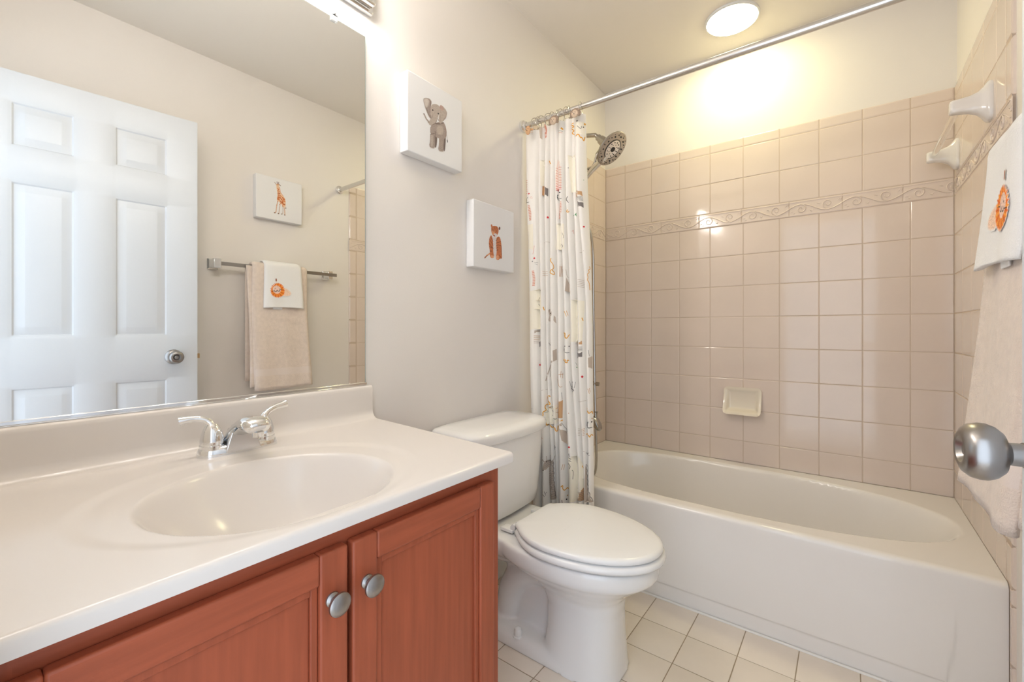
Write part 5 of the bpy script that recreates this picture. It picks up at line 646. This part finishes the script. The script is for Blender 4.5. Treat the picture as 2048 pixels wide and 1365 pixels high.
mb = MB(); mb.loft([trect(.000, .218, .224, .650, bow=.020), trect(-.002, .222, .228, .654, bow=.020), trect(-.002, .223, .229, .676, bow=.020), trect(.000, .219, .226, .684, bow=.019), trect(.006, .210, .219, .690, bow=.018), trect(.025, .185, .20, .6945, bow=.014), trect(.06, .15, .14, .6965)])
build('tank_lid', mb, M['porcelain'], to, smooth=180)
mb = MB(); mb.lathe([(.014, 0), (.014, .006), (.010, .008)], (.222, TC-.165, .617), (1, 0, 0), 20)
mb.tube([(.233, TC-.165, .617), (.243, TC-.160, .617), (.246, TC-.135, .615), (.246, TC-.095, .613)], lambda t: .0075-.002*t, 12)
build('flush_lever', mb, M['seat_plastic'], to)

# ================================================================== SHOWER
RX, RZ = -.830, 1.930
rod = thing('shower_rod', 'chrome shower curtain rod spanning the tub from wall to wall', 'rod', (.74, RX, RZ))
mb = MB(); mb.tube([(XL+.012, RX, RZ), (.62, RX, RZ)], .0112, 24); build('inner_tube', mb, M['satin'], rod)
mb = MB(); mb.tube([(.60, RX, RZ), (XR-.012, RX, RZ)], .0127, 24); build('outer_tube', mb, M['satin'], rod)
for (x, s_) in ((XL, 1), (XR, -1)):
    mb = MB(); mb.lathe([(.026, 0), (.027, .003), (.025, .010), (.019, .013), (.017, .022), (.014, .024)], (x, RX, RZ), (s_, 0, 0), 32); build('rod_flange', mb, M['chrome'], rod)

# curtain: gathered against the left wall, hanging outside the tub
VT = [.004, .078, .108, .134, .156, .176, .207, .238, .252, .303]
VM = [.031, .089, .118, .142, .177, .208, .239, .271, .308, .332]
VB = [.050, .100, .143, .168, .189, .230, .272, .298, .318, .338]
CZ0, CZ1 = .24, 1.896
def valleys(z):
    if z >= 1.0: t = ss(1.0, 1.9, z); return [a*(1-t)+b*t for a, b in zip(VM, VT)]
    t = ss(.35, 1.0, z); return [a*(1-t)+b*t for a, b in zip(VB, VM)]
AMP = [.040, .038, .050, .034, .046, .040, .050, .032, .048]
_vc = {}
def cury(x, z):
    k = round(z, 3)
    v = _vc.get(k)
    if v is None: v = _vc[k] = valleys(z)
    x = min(max(x, v[0]), v[-1])
    for i in range(len(v)-1):
        if x <= v[i+1]:
            w_ = v[i+1]-v[i]; t = (x-v[i])/w_
            A = min(AMP[i], w_*1.05)*(.55+.45*ss(1.9, 1.55, z))
            b = math.sin(PI*t)**.7 if t < 1 else 0
            sway = .006*math.sin(3.1*z+i*1.7)
            if i == 0: b = b*.55+.25*ss(0, .25, t)*(1-ss(.8, 1, t))
            return -.822-A*b-sway*math.sin(PI*t)*.5
    return -.822
mb = MB(); mb.cur = 0
NU, NV = 300, 70
rings = []
for j in range(NV+1):
    z = CZ0+(CZ1-CZ0)*j/NV; v = valleys(z); ring = []
    for i in range(NU+1):
        x = v[0]+(v[-1]-v[0])*i/NU; ring.append((x, cury(x, z), z))
    back = [(x, y+.0016, z_) for x, y, z_ in reversed(ring)]
    rings.append(ring+back)
mb.loft(rings, False, False)
DIRX, DIRY = .52, -.854
def fab(x, z, off):
    """point of the cloth that shows at plan position x, seen along the room's diagonal"""
    prev = None; v = valleys(z); lo, hi = v[0], v[-1]
    t0 = .055
    for k in range(28):
        t = t0-.0042*k; xx = x+DIRX*t; yy = -.84+DIRY*t
        f = yy-cury(xx, z)
        if f >= 0 and lo <= xx <= hi:
            a_, b_ = t, t+.0042
            for _ in range(6):
                m_ = (a_+b_)/2
                if -.84+DIRY*m_-cury(x+DIRX*m_, z) >= 0: a_ = m_
                else: b_ = m_
            xx = x+DIRX*a_; break
    xx = min(max(xx, lo+.0005), hi-.0005)
    y = cury(xx, z); dx = (cury(xx+.001, z)-cury(xx-.001, z))/.002
    n_ = Vector((dx, -1, 0)).normalized()
    return (xx+n_.x*off, y+n_.y*off, z)
INK = ['orange', 'black', 'red', 'salmon', 'blush', 'cream', 'taupe', 'brown', 'grey', 'green']
def strip_poly(pts, off, dx=.004, dz=.006):
    z0 = min(p[1] for p in pts); z1 = max(p[1] for p in pts)
    n_ = max(2, int((z1-z0)/dz)); zs = [z0+(z1-z0)*i/n_ for i in range(n_+1)]
    def span(z):
        xs = []
        for (xa, za), (xb, zb_) in zip(pts, pts[1:]+pts[:1]):
            if (za <= z < zb_) or (zb_ <= z < za): xs.append(xa+(xb-xa)*(z-za)/(zb_-za))
        return (min(xs), max(xs)) if len(xs) >= 2 else None
    for za, zb_ in zip(zs, zs[1:]):
        s0 = span(za+1e-5); s1 = span(zb_-1e-5)
        if not s0 or not s1: continue
        m_ = max(1, int(max(s0[1]-s0[0], s1[1]-s1[0])/dx)); b = len(mb.v)
        for s_, z in ((s0, za), (s1, zb_)):
            for i in range(m_+1): mb.v.append(fab(s_[0]+(s_[1]-s_[0])*i/m_, z, off))
        for i in range(m_): mb.face(b+i, b+i+1, b+m_+2+i, b+m_+1+i)
def ribbon(pts, w_, off):
    q = [Vector((p[0], p[1])) for p in pts]
    if len(q) > 2:
        for _ in range(2):
            o_ = [q[0]]
            for u_, v_ in zip(q, q[1:]): o_ += [u_*.75+v_*.25, u_*.25+v_*.75]
            q = o_+[q[-1]]
    d_ = [q[0]]
    for u_, v_ in zip(q, q[1:]):
        k = max(1, int((v_-u_).length/.004))
        d_ += [u_+(v_-u_)*(i+1)/k for i in range(k)]
    b = len(mb.v)
    for i, p in enumerate(d_):
        t = d_[min(i+1, len(d_)-1)]-d_[max(i-1, 0)]
        t = t.normalized() if t.length > 1e-7 else Vector((1, 0)); nn = Vector((-t.y, t.x))*(w_/2)
        mb.v.append(fab(p.x+nn.x, p.y+nn.y, off)); mb.v.append(fab(p.x-nn.x, p.y-nn.y, off))
    for i in range(len(d_)-1): mb.face(b+2*i, b+2*i+1, b+2*i+3, b+2*i+2)
for (k, pts, w_, ink) in PRINTS:
    mb.cur = 1+INK.index(ink)
    if k == 'p': strip_poly(pts, .0007 if ink in ('cream', 'blush') else .0010)
    elif k == 'l': ribbon(pts, w_, .0014)
    else:
        x, z = pts[0]; c_ = [(x+w_*1.15*math.cos(2*PI*i/12), z+w_*math.sin(2*PI*i/12)) for i in range(12)]
        strip_poly(c_, .0018, dx=.002, dz=.0012)
ct = build('shower_curtain', mb, [M['fabric']]+[M['ink_'+k] for k in INK], None, smooth=180)
tag(ct, 'white shower curtain printed with doodled animals, gathered at the left end of the rod', 'curtain')

# wire hooks along the rod
def hook(x, yaw, label, orn=None):
    t = thing('curtain_hook', label, 'curtain hook', (x, RX, RZ), 'wire curtain hooks along the shower rod')
    mb = MB(); pts = []
    for k in range(25):
        a_ = -PI*.62+2*PI*.93*k/24
        y, z = .0205*math.cos(a_), .0205*math.sin(a_)*1.25-.006
        pts.append((x+y*math.sin(yaw), RX+y*math.cos(yaw), RZ+z))
    mb.tube(pts, .0013, 8); build('wire', mb, M['gunnickel'], t)
    if orn:
        c = Vector((x+orn[1], RX-.052, RZ+orn[2]))
        if orn[0] == 'lion':
            mb = MB(); mb.sphere(c, .0155, 18, 12, (1, .55, 1)); h = build('ornament', mb, M['resin'], t)
            h['label'] = 'beige resin animal face with a curly brown mane'
            mb = MB()
            for k in range(9):
                a_ = -.35+(PI+.7)*k/8; mb.sphere(c+Vector((.018*math.cos(a_), .003, .017*math.sin(a_))), .0065, 10, 7)
            build('mane', mb, M['resin_brown'], h)
        else:
            mb = MB(); mb.sphere(c, .0145, 18, 12, (.85, .5, 1.35)); h = build('ornament', mb, M['resin_tan'], t)
            h['label'] = 'tan resin animal face'
            mb = MB()
            for s_ in (-1, 1): mb.sphere(c+Vector((.010*s_, .002, .018)), .0045, 10, 7)
            build('ear', mb, M['resin_brown'], h)
        mb = MB()
        for s_ in (-1, 1): mb.sphere(c+Vector((.0050*s_, -.0080, .003)), .0015, 8, 6)
        mb.sphere(c+Vector((0, -.0088, -.004)), .0018, 8, 6)
        build('face_dots', mb, M['black'], h)
HK = [(.060, .55, 'wire curtain hook nearest the left wall, with a tan resin animal face', ('cat', -.002, -.052)),
      (.077, .1, 'second wire curtain hook from the left wall, beside the tan animal face', None),
      (.093, .6, 'third wire curtain hook from the left wall, a bare loop', None),
      (.130, .6, 'fourth wire curtain hook from the left wall, a wide open loop', None),
      (.149, .1, 'fifth wire curtain hook from the left wall, seen edge on', None),
      (.173, -.3, 'sixth wire curtain hook from the left wall, with a beige and brown face', ('lion', .012, -.048)),
      (.191, .2, 'seventh wire curtain hook from the left wall, right of the middle face', None),
      (.218, .3, 'eighth wire curtain hook from the left wall, left one of a close pair', None),
      (.230, -.25, 'ninth wire curtain hook from the left wall, right one of a close pair', None),
      (.283, -.15, 'wire curtain hook furthest from the left wall, with a curly maned face', ('lion', .002, -.048))]
for h_ in HK: hook(*h_)

# ------------------------------------------------------------------ shower head
F = Vector((.215, -.38, 1.922)); N_ = Vector((.70, -.06, -.71)).normalized()
sh = thing('shower_fixture', 'nickel dual shower head with a hand shower and hose on the left tiled wall', 'shower head', (0, -.38, 2.03))
mb = MB(); mb.lathe([(.030, 0), (.030, .003), (.022, .010), (.011, .014)], (TL-.008, -.38, 2.035), (1, 0, 0), 28); build('wall_flange', mb, M['gunnickel'], sh)
B0 = F-N_*.115
mb = MB(); mb.tube([(XL, -.38, 2.035), (.03, -.38, 2.037), (.065, -.38, 2.028), (B0.x-.012, -.38, B0.z+.012), tuple(B0)], .0105, 16); build('shower_arm', mb, M['gunnickel'], sh)
mb = MB(); mb.lathe([(.013, -.004), (.0165, 0), (.0165, .018), (.0215, .022), (.0240, .045), (.0260, .066), (.030, .085), (.040, .092)], B0, N_, 32); build('ball_joint', mb, M['gunnickel'], sh)
mb = MB(); mb.cur = 0
mb.lathe([(.030, -.034), (.055, -.028), (.080, -.016), (.0885, -.007), (.0895, -.003), (.087, .0), (.0845, .001), (.0001, .001)], F, N_, 56)
hd = build('spray_head', mb, M['gunnickel'], sh, smooth=40)
up = Vector((0, 0, 1)); e1 = (up-N_*up.dot(N_)).normalized(); e2 = N_.cross(e1)
fp = lambda r_, a_, h: F+(e1*math.cos(a_)+e2*math.sin(a_))*r_+N_*h
mb = MB()
for k in range(20):
    a_ = 2*PI*k/20; mb.sphere(fp(.072 if k % 2 else .066, a_, .001), .0030 if k % 2 else .0042, 8, 6)
for k in range(14): mb.sphere(fp(.079, 2*PI*(k+.5)/14, .001), .0020, 8, 6)
for k in range(12): mb.sphere(fp(.036, 2*PI*k/12, .0035), .0030, 8, 6)
for k in range(8): mb.sphere(fp(.024, 2*PI*k/8, .0035), .0022, 8, 6)
build('nozzles', mb, M['black'], hd)
mb = MB(); mb.lathe([(.0475, .0005), (.0475, .0022), (.0505, .0022), (.0505, .0005)], F, N_, 48, cap=False); build('ring_groove', mb, M['black'], hd)
hs = MB(); hs.lathe([(.0455, .0005), (.0455, .0030), (.044, .0036), (.0001, .0036)], F, N_, 44)
hp = [F-e1*.030-N_*.006, F-e1*.060-N_*.010, F-e1*.10-N_*.022, F-e1*.14-N_*.030, F-e1*.185-N_*.034]
hs.tube(hp, lambda t: .0145-.001*t+.002*math.sin(PI*t), 18)
hh = build('hand_shower', hs, M['chrome'], sh, smooth=40)
mb = MB(); mb.lathe([(.012, 0), (.0125, .002), (.0125, .003), (.0001, .0032)], F+N_*.0034, N_, 24); build('spray_button', mb, M['black'], hh)
H0 = hp[-1]; hdv = (hp[-1]-hp[-2]).normalized()
mb = MB(); mb.lathe([(.0120, -.002), (.0105, .010), (.0100, .030), (.0075, .033)], H0, hdv, 20); build('hose_nut', mb, M['gunnickel'], hh)
br = B0+N_*.045
mb = MB(); mb.tube([br+Vector((-.005, 0, -.018)), br+Vector((-.022, 0, -.040)), br+Vector((-.038, 0, -.058))], .0095, 14); build('hose_bracket', mb, M['gunnickel'], sh)
h1 = br+Vector((-.038, 0, -.058))
def cr(pts, n=10):
    out = []; pts = [Vector(p) for p in pts]; pp = [pts[0]*2-pts[1]]+pts+[pts[-1]*2-pts[-2]]
    for i in range(1, len(pp)-2):
        for k in range(n):
            t = k/n; a_, b_, c_, d_ = pp[i-1:i+3]
            out.append(.5*((2*b_)+(c_-a_)*t+(2*a_-5*b_+4*c_-d_)*t*t+(3*b_-a_-3*c_+d_)*t**3))
    return out+[pts[-1]]
He = H0+hdv*.033
hose = cr([h1, h1+Vector((-.022, 0, -.05)), (.048, -.385, 1.80), (.052, -.39, 1.4), (.050, -.39, .8), (.060, -.39, .42), (.095, -.385, .295), (.127, -.38, .34), (.120, -.38, .70), (.112, -.38, 1.15), (.100, -.38, 1.5), He+hdv*.05, He])
mb = MB(); mb.tube(hose, .0062, 10); build('hose', mb, M['gunnickel'], sh)

va = thing('shower_valve', 'nickel lever valve handle on the left tiled wall, half behind the curtain', 'valve', (0, -.38, .765))
mb = MB(); mb.lathe([(.082, 0), (.082, .004), (.075, .010), (.040, .016), (.030, .020)], (.0, -.38, .765), (1, 0, 0), 40); build('valve_plate', mb, M['gunnickel'], va)
mb = MB(); mb.lathe([(.028, .016), (.028, .045), (.022, .055), (.0001, .058)], (0, -.38, .765), (1, 0, 0), 28); build('valve_hub', mb, M['gunnickel'], va)
mb = MB(); mb.tube([(.045, -.38, .765), (.075, -.38, .760), (.110, -.38, .752), (.143, -.38, .750)], lambda t: .012-.002*t, 14, flat=(1, .55)); build('valve_lever', mb, M['gunnickel'], va)
ts = thing('tub_spout', 'nickel tub spout with a diverter knob low on the left tiled wall', 'spout', (0, -.38, .56))
rings = []
for (x, zc, hz, hy) in ((0, .560, .030, .030), (.012, .560, .029, .029), (.05, .562, .027, .027), (.09, .562, .027, .026), (.118, .556, .029, .025), (.136, .545, .030, .024), (.147, .534, .022, .022), (.150, .526, .010, .020)):
    rings.append([(x, -.38+hy*math.cos(2*PI*i/24), zc+hz*math.sin(2*PI*i/24)) for i in range(24)])
build('spout_body', MB().loft(rings), M['gunnickel'], ts, smooth=60)
mb = MB(); mb.lathe([(.004, .575), (.004, .600), (.0055, .603), (.0095, .606), (.010, .609), (.0001, .611)], (.128, -.38, 0), (0, 0, 1), 18); build('diverter_knob', mb, M['gunnickel'], ts)

# soap dish on the back wall
sd = thing('soap_dish', 'cream ceramic soap dish set in the back tiled wall', 'soap dish', (.732, 0, .68))
SX0, SX1, SZ0, SZ1 = .648, .815, .612, .742
def soapf(u, v):
    # u across, v up: raised rounded rim, hollow behind it, lip pushed forward at the bottom
    x = SX0+(SX1-SX0)*u; z = SZ0+(SZ1-SZ0)*v
    d = min(min(u, 1-u)*(SX1-SX0), min(v, 1-v)*(SZ1-SZ0))
    front = .012+.042*(1-v)**2.2
    hollow = ss(.010, .028, d)
    y = -(front*(1-hollow)+.007*hollow+.014*hollow*(1-v)**3)
    return x, y, z
mb = MB(); n_ = 40
def rr(u, v):
    x, y, z = soapf(u, v)
    cx, cz = .7315, .677; hx, hz = (SX1-SX0)/2, (SZ1-SZ0)/2; R_ = .020
    dx, dz = x-cx, z-cz
    ax, az = abs(dx)-(hx-R_), abs(dz)-(hz-R_)
    if ax > 0 and az > 0:
        m_ = max(ax, az); l = math.hypot(ax, az); k = m_/l
        dx = math.copysign(hx-R_+ax*k, dx); dz = math.copysign(hz-R_+az*k, dz)
    return cx+dx, y, cz+dz
mb.grid(rr, n_, n_)
per = [(i/n_, 0) for i in range(n_)]+[(1, i/n_) for i in range(n_)]+[(1-i/n_, 1) for i in range(n_)]+[(0, 1-i/n_) for i in range(n_)]
ra = [rr(*p) for p in per]
def back(p):
    x, y, z = p; k = .92
    return (.7315+(x-.7315)*k, 0.0, .683+(z-.683)*(k if z > .68 else .80))
mb.loft([ra, [(x*1.0, y*.75, z) for x, y, z in ra], [back(p) for p in ra]], False, True)
o_ = build('dish', mb, M['soapc'], sd, smooth=180)
mb = MB()
for k in range(4): mb.box(.690+.024*k, .700+.024*k, -.030, -.012, .6225, .6265)
build('drain_ridges', mb, M['soapc'], sd, bevel=.002)

# ceramic towel bar on the right tiled wall
cb = thing('ceramic_towel_bar', 'white ceramic towel bar posts with a clear rod on the right tiled wall', 'towel bar', (TR, -.31, 1.69))
def post(y):
    zc = 1.692; rings = []
    for (d, hy, hz, dz) in ((0, .030, .058, 0), (.006, .030, .058, 0), (.011, .027, .054, 0), (.018, .022, .043, 0), (.028, .019, .032, .001), (.045, .017, .0245, .002), (.065, .0165, .0215, .003), (.080, .0165, .0205, .003), (.086, .0150, .0185, .003), (.088, .011, .014, .003)):
        rings.append([(TR-d, y+hy*math.copysign(abs(math.cos(t))**.55, math.cos(t)), zc+dz+hz*math.copysign(abs(math.sin(t))**.55, math.sin(t))) for t in [2*PI*i/32 for i in range(32)]])
    build('post', MB().loft(rings), M['ceramic'], cb, smooth=50)
post(-.555); post(-.072)
mb = MB(); mb.tube([(TR-.068, -.545, 1.695), (TR-.068, -.082, 1.695)], .0095, 20); build('clear_rod', mb, M['clear'], cb)
# ================================================================== PICTURES
def inside_sd(px, py, pts):
    """signed distance (negative inside) of many points to a polygon"""
    d = np.full(px.shape, 1e9); ins = np.zeros(px.shape, bool)
    for (xa, ya), (xb, yb) in zip(pts, pts[1:]+pts[:1]):
        ex, ey = xb-xa, yb-ya; wx, wy = px-xa, py-ya
        t = np.clip((wx*ex+wy*ey)/(ex*ex+ey*ey+1e-12), 0, 1)
        d = np.minimum(d, np.hypot(wx-ex*t, wy-ey*t))
        c = ((ya <= py) & (yb > py)) | ((yb <= py) & (ya > py))
        xi = xa+(py-ya)*ex/(ey if abs(ey) > 1e-12 else 1e-12)
        ins ^= c & (px < xi)
    return np.where(ins, -d, d)
def line_d(px, py, pts):
    d = np.full(px.shape, 1e9)
    for (xa, ya), (xb, yb) in zip(pts, pts[1:]):
        ex, ey = xb-xa, yb-ya; wx, wy = px-xa, py-ya
        t = np.clip((wx*ex+wy*ey)/(ex*ex+ey*ey+1e-12), 0, 1)
        d = np.minimum(d, np.hypot(wx-ex*t, wy-ey*t))
    return d
def smooth_poly(pts):
    out = []
    for a_, b_ in zip(pts, pts[1:]+pts[:1]): out += [tuple(np.array(a_)*.75+np.array(b_)*.25), tuple(np.array(a_)*.25+np.array(b_)*.75)]
    return out
def painting(name, prims, place, parent, bg, step, seed, grain=.10):
    ally = [p[0] for q in prims for p in q[1]]; allz = [p[1] for q in prims for p in q[1]]
    y0, y1, z0, z1 = min(ally)-.01, max(ally)+.01, min(allz)-.01, max(allz)+.01
    ny, nz = int((y1-y0)/step), int((z1-z0)/step)
    Y, Z = np.meshgrid(np.linspace(y0, y1, ny+1), np.linspace(z0, z1, nz+1))
    rng = np.random.default_rng(seed)
    C = np.ones(Y.shape+(3,))*np.array(bg); A = np.zeros(Y.shape)
    for (k, pts, w_, col) in prims:
        c = np.array(srgb(*col)[:3])
        soft = .0009
        if k == 'p': d = inside_sd(Y, Z, smooth_poly(list(pts))); soft = max(.0007, w_*.55)
        elif k == 'l': d = line_d(Y, Z, list(pts))-w_/2
        else:
            c0, p1, p2 = pts[0], pts[1], pts[2]
            ry = max(abs(p2[0]-c0[0]), .0008); rz = max(abs(p1[1]-c0[1]), .0008)
            d = (np.hypot((Y-c0[0])/ry, (Z-c0[1])/rz)-1)*min(ry, rz)
        al = np.clip(.5-d/soft/1.6, 0, 1)
        C = C*(1-al[..., None])+c*al[..., None]; A = np.maximum(A, al)
    g = rng.normal(0, 1, Y.shape); g = (g+np.roll(g, 1, 0)+np.roll(g, 1, 1)+np.roll(np.roll(g, 1, 0), 1, 1))/2
    C = np.where(A[..., None] > .02, C*(1+grain*g[..., None]*A[..., None]), C); C = np.clip(C, 0, 1)
    mb = MB(); idx = -np.ones(Y.shape, int); cols = []
    near = A > .03
    quad = near[:-1, :-1] | near[1:, :-1] | near[:-1, 1:] | near[1:, 1:]
    for j, i in zip(*np.nonzero(quad)):
        q = []
        for (b, a_) in ((j, i), (j, i+1), (j+1, i+1), (j+1, i)):
            if idx[b, a_] < 0:
                idx[b, a_] = len(mb.v); mb.v.append(place(float(Y[b, a_]), float(Z[b, a_]))); cols.append((*C[b, a_], 1))
            q.append(int(idx[b, a_]))
        mb.face(*q)
    o = build(name, mb, M['pigment'], parent, smooth=180)
    at = o.data.color_attributes.new('pigment', 'FLOAT_COLOR', 'POINT')
    at.data.foreach_set('color', np.array(cols, dtype=np.float32).ravel())
    return o
CW = (.80, .795, .795)
def canvas(y0, y1, z0, z1, wall, sgn, label, prims, pname, plabel, seed, base=None):
    t = thing('canvas_picture', label, 'picture', (wall, (y0+y1)/2, (z0+z1)/2), 'small square animal canvases')
    xf = wall+.0385*sgn
    build('canvas', bx(*sorted((wall+.0006*sgn, xf)), y0, y1, z0, z1), M['canvas'], t, bevel=.003, seg=3)
    p = painting(pname, prims, lambda y, z: (xf+.0004*sgn, y, z), t, (.84, .83, .825), .00062, seed)
    p['label'] = plabel
canvas(-1.507, -1.257, 1.598, 1.856, XL, 1, 'square white canvas with a grey baby elephant, beside the mirror', ELEPHANT, 'animal_painting', 'watercolour of a grey baby elephant with a raised ear', 1)
canvas(-1.196, -.945, 1.264, 1.518, XL, 1, 'square white canvas with a sitting tiger cub, lower and nearer the curtain', TIGER, 'animal_painting', 'watercolour of a sitting orange tiger cub', 2)
canvas(-1.350, -1.093, 1.649, 1.889, XR, -1, 'square white canvas with a spotted giraffe, on the wall above the towel bar', GIRAFFE, 'animal_painting', 'watercolour of a young spotted giraffe', 3)

# ================================================================== TOWEL BAR AND TOWELS
BX, BZ = 1.415, 1.366
tb = thing('metal_towel_bar', 'flat brushed metal towel bar on the right wall holding two towels', 'towel bar', (XR, -1.23, BZ))
build('bar', bx(BX-.004, BX+.004, -1.545, -.888, BZ-.0095, BZ+.0095), M['nickel'], tb, bevel=.001)
for y, s_ in ((-1.547, 1), (-.925, -1)):
    mb = MB(); mb.loft([[(XR-d, y+hy*a_, BZ+hz*b_) for a_, b_ in ((-1, -1), (1, -1), (1, 1), (-1, 1))] for d, hy, hz in ((0.0, .024, .028), (.008, .024, .028), (.012, .018, .022), (.055, .013, .017))])
    if s_ > 0: mb.box(BX-.009, BX+.016, y-.017, y+.017, BZ-.026, BZ+.024)
    else: mb.box(BX+.005, BX+.016, y-.015, y+.015, BZ-.026, BZ+.024)
    build('bracket', mb, M['chrome'], tb, bevel=.002)
def drape(parent, name, m, y0, y1, zf, zb, xo, th, seed, nx=26, top=None, xbot=0., band=None, round_=0., twist=0.):
    """cloth folded over the bar: front hangs to zf, back to zb; outer skin xo in front of the bar"""
    rnd = random.Random(seed); ph = [rnd.uniform(0, 6.28) for _ in range(4)]
    ztop = top
    def path(off):
        r_ = xo-off; pts = []
        for k in range(37):
            t = k/36; z = zf+(BZ+.004-zf)*t; pts.append((BX-r_-xbot*(1-t)**1.3, z))
        for k in range(1, 12):
            a_ = PI*k/12; pts.append((BX-r_*math.cos(a_), BZ+.004+(ztop-BZ-.004-off)*math.sin(a_)))
        for k in range(22):
            t = k/21; pts.append((BX+min(r_, XR-BX-.012-off*.2), BZ+.004+(zb-BZ-.004)*t))
        return pts
    out, inn = path(0), path(th)
    n = len(out); mb = MB(); rings = []
    for i in range(nx+1):
        u = i/nx; ring = []
        for k, (x, z) in enumerate(out):
            y = y0+(y1-y0)*u
            hang = max(0, (BZ-z))/.6
            fr = 1 if k < 40 else 0
            dx = fr*(.004*math.sin(7*u+ph[0]+2.2*hang)+.003*math.sin(13*u+ph[1]))*min(1, .25+hang)+fr*twist*(1-u)**1.3*min(1, .35+2.2*hang)
            e = min(u, 1-u)*abs(y1-y0); rd = 1-ss(0, .012, e)
            yy = y+(.004*math.sin(5*hang+ph[2])+round_*hang*(2*u-1))*fr
            zz = z+(.004*math.sin(4*u+ph[3]) if k == 0 else 0)
            xi, zi = inn[k]
            c = .5*rd*.8
            ring.append((x+dx+(xi-x)*c, yy, zz+(zi-z)*c))
        for k in range(n-1, -1, -1):
            x, z = inn[k]; x2, z2 = out[k]; y = y0+(y1-y0)*u
            hang = max(0, (BZ-z))/.6; fr = 1 if k < 40 else 0
            dx = fr*(.004*math.sin(7*u+ph[0]+2.2*hang)+.003*math.sin(13*u+ph[1]))*min(1, .25+hang)+fr*twist*(1-u)**1.3*min(1, .35+2.2*hang)
            e = min(u, 1-u)*abs(y1-y0); rd = 1-ss(0, .012, e); c = .5*rd*.8
            yy = y+(.004*math.sin(5*hang+ph[2])+round_*hang*(2*u-1))*fr
            zz = z+(.004*math.sin(4*u+ph[3]) if k == 0 else 0)
            ring.append((x+dx+(x2-x)*c, yy, zz+(z2-z)*c))
        rings.append(ring)
    mb.loft(rings, True, True)
    if band:
        lo, hi = band
        for fi, f in enumerate(mb.f):
            if len(f) == 4:
                zz = sum(mb.v[i][2] for i in f)/4; xx = sum(mb.v[i][0] for i in f)/4
                if lo < zz < hi and xx < BX: mb.m[fi] = 1
    return build(name, mb, m, parent, smooth=180 if name else 40)
bt = thing('bath_towel', 'folded beige bath towel hanging over the metal towel bar', 'towel', (BX, -1.24, BZ))
drape(bt, 'towel_front', [M['terry'], M['terryband']], -1.392, -1.096, .703, .76, .038, .022, 3, top=1.394, xbot=.044, band=(.785, .822), round_=.006, twist=.010)
drape(bt, 'towel_inner_fold', [M['terry'], M['terryband']], -1.412, -1.13, .722, .748, .0155, .009, 5, top=1.370, xbot=.045, band=(.79, .826))
mb = MB(); mb.box(1.372, 1.374, -1.338, -1.318, .695, .735); build('towel_tag', mb, M['tag'], bt)
def hemline(par, y0, y1, z, x, m):
    pass
ht = thing('hand_towel', 'small white hand towel with an orange lion, draped over the beige towel', 'towel', (BX, -1.235, BZ))
tw_ = drape(ht, 'towel_cloth', M['whiteterry'], -1.338, -1.139, 1.146, 1.16, .051, .012, 9, top=1.4085, xbot=.018, round_=.018, twist=.016)
mb = MB()
build('towel_inner_fold', bx(1.364, 1.368, -1.295, -1.245, 1.137, 1.19), M['whiteterry'], ht, bevel=.002)
# embroidery follows the front of the cloth
bpy.context.view_layer.update()
vs_ = [(v.co+Vector(ht.location)) for v in tw_.data.vertices]
fv = np.array([(v.x, v.y, v.z) for v in vs_ if v.x < BX-.045])
def lplace(y, z):
    d = (fv[:, 1]-y)**2+(fv[:, 2]-z)**2; k = np.argsort(d)[:24]
    sel = fv[k]; w_ = 1/(d[k]+1e-6)
    front = sel[:, 0] < np.median(sel[:, 0])+.002
    return (float((sel[front, 0]*w_[front]).sum()/w_[front].sum())-.0018, y, z)
lp = painting('lion_embroidery', LION, lplace, ht, (.90, .88, .86), .0010, 4, grain=.14)
lp['label'] = 'orange fuzzy lion embroidery with a smiling face'
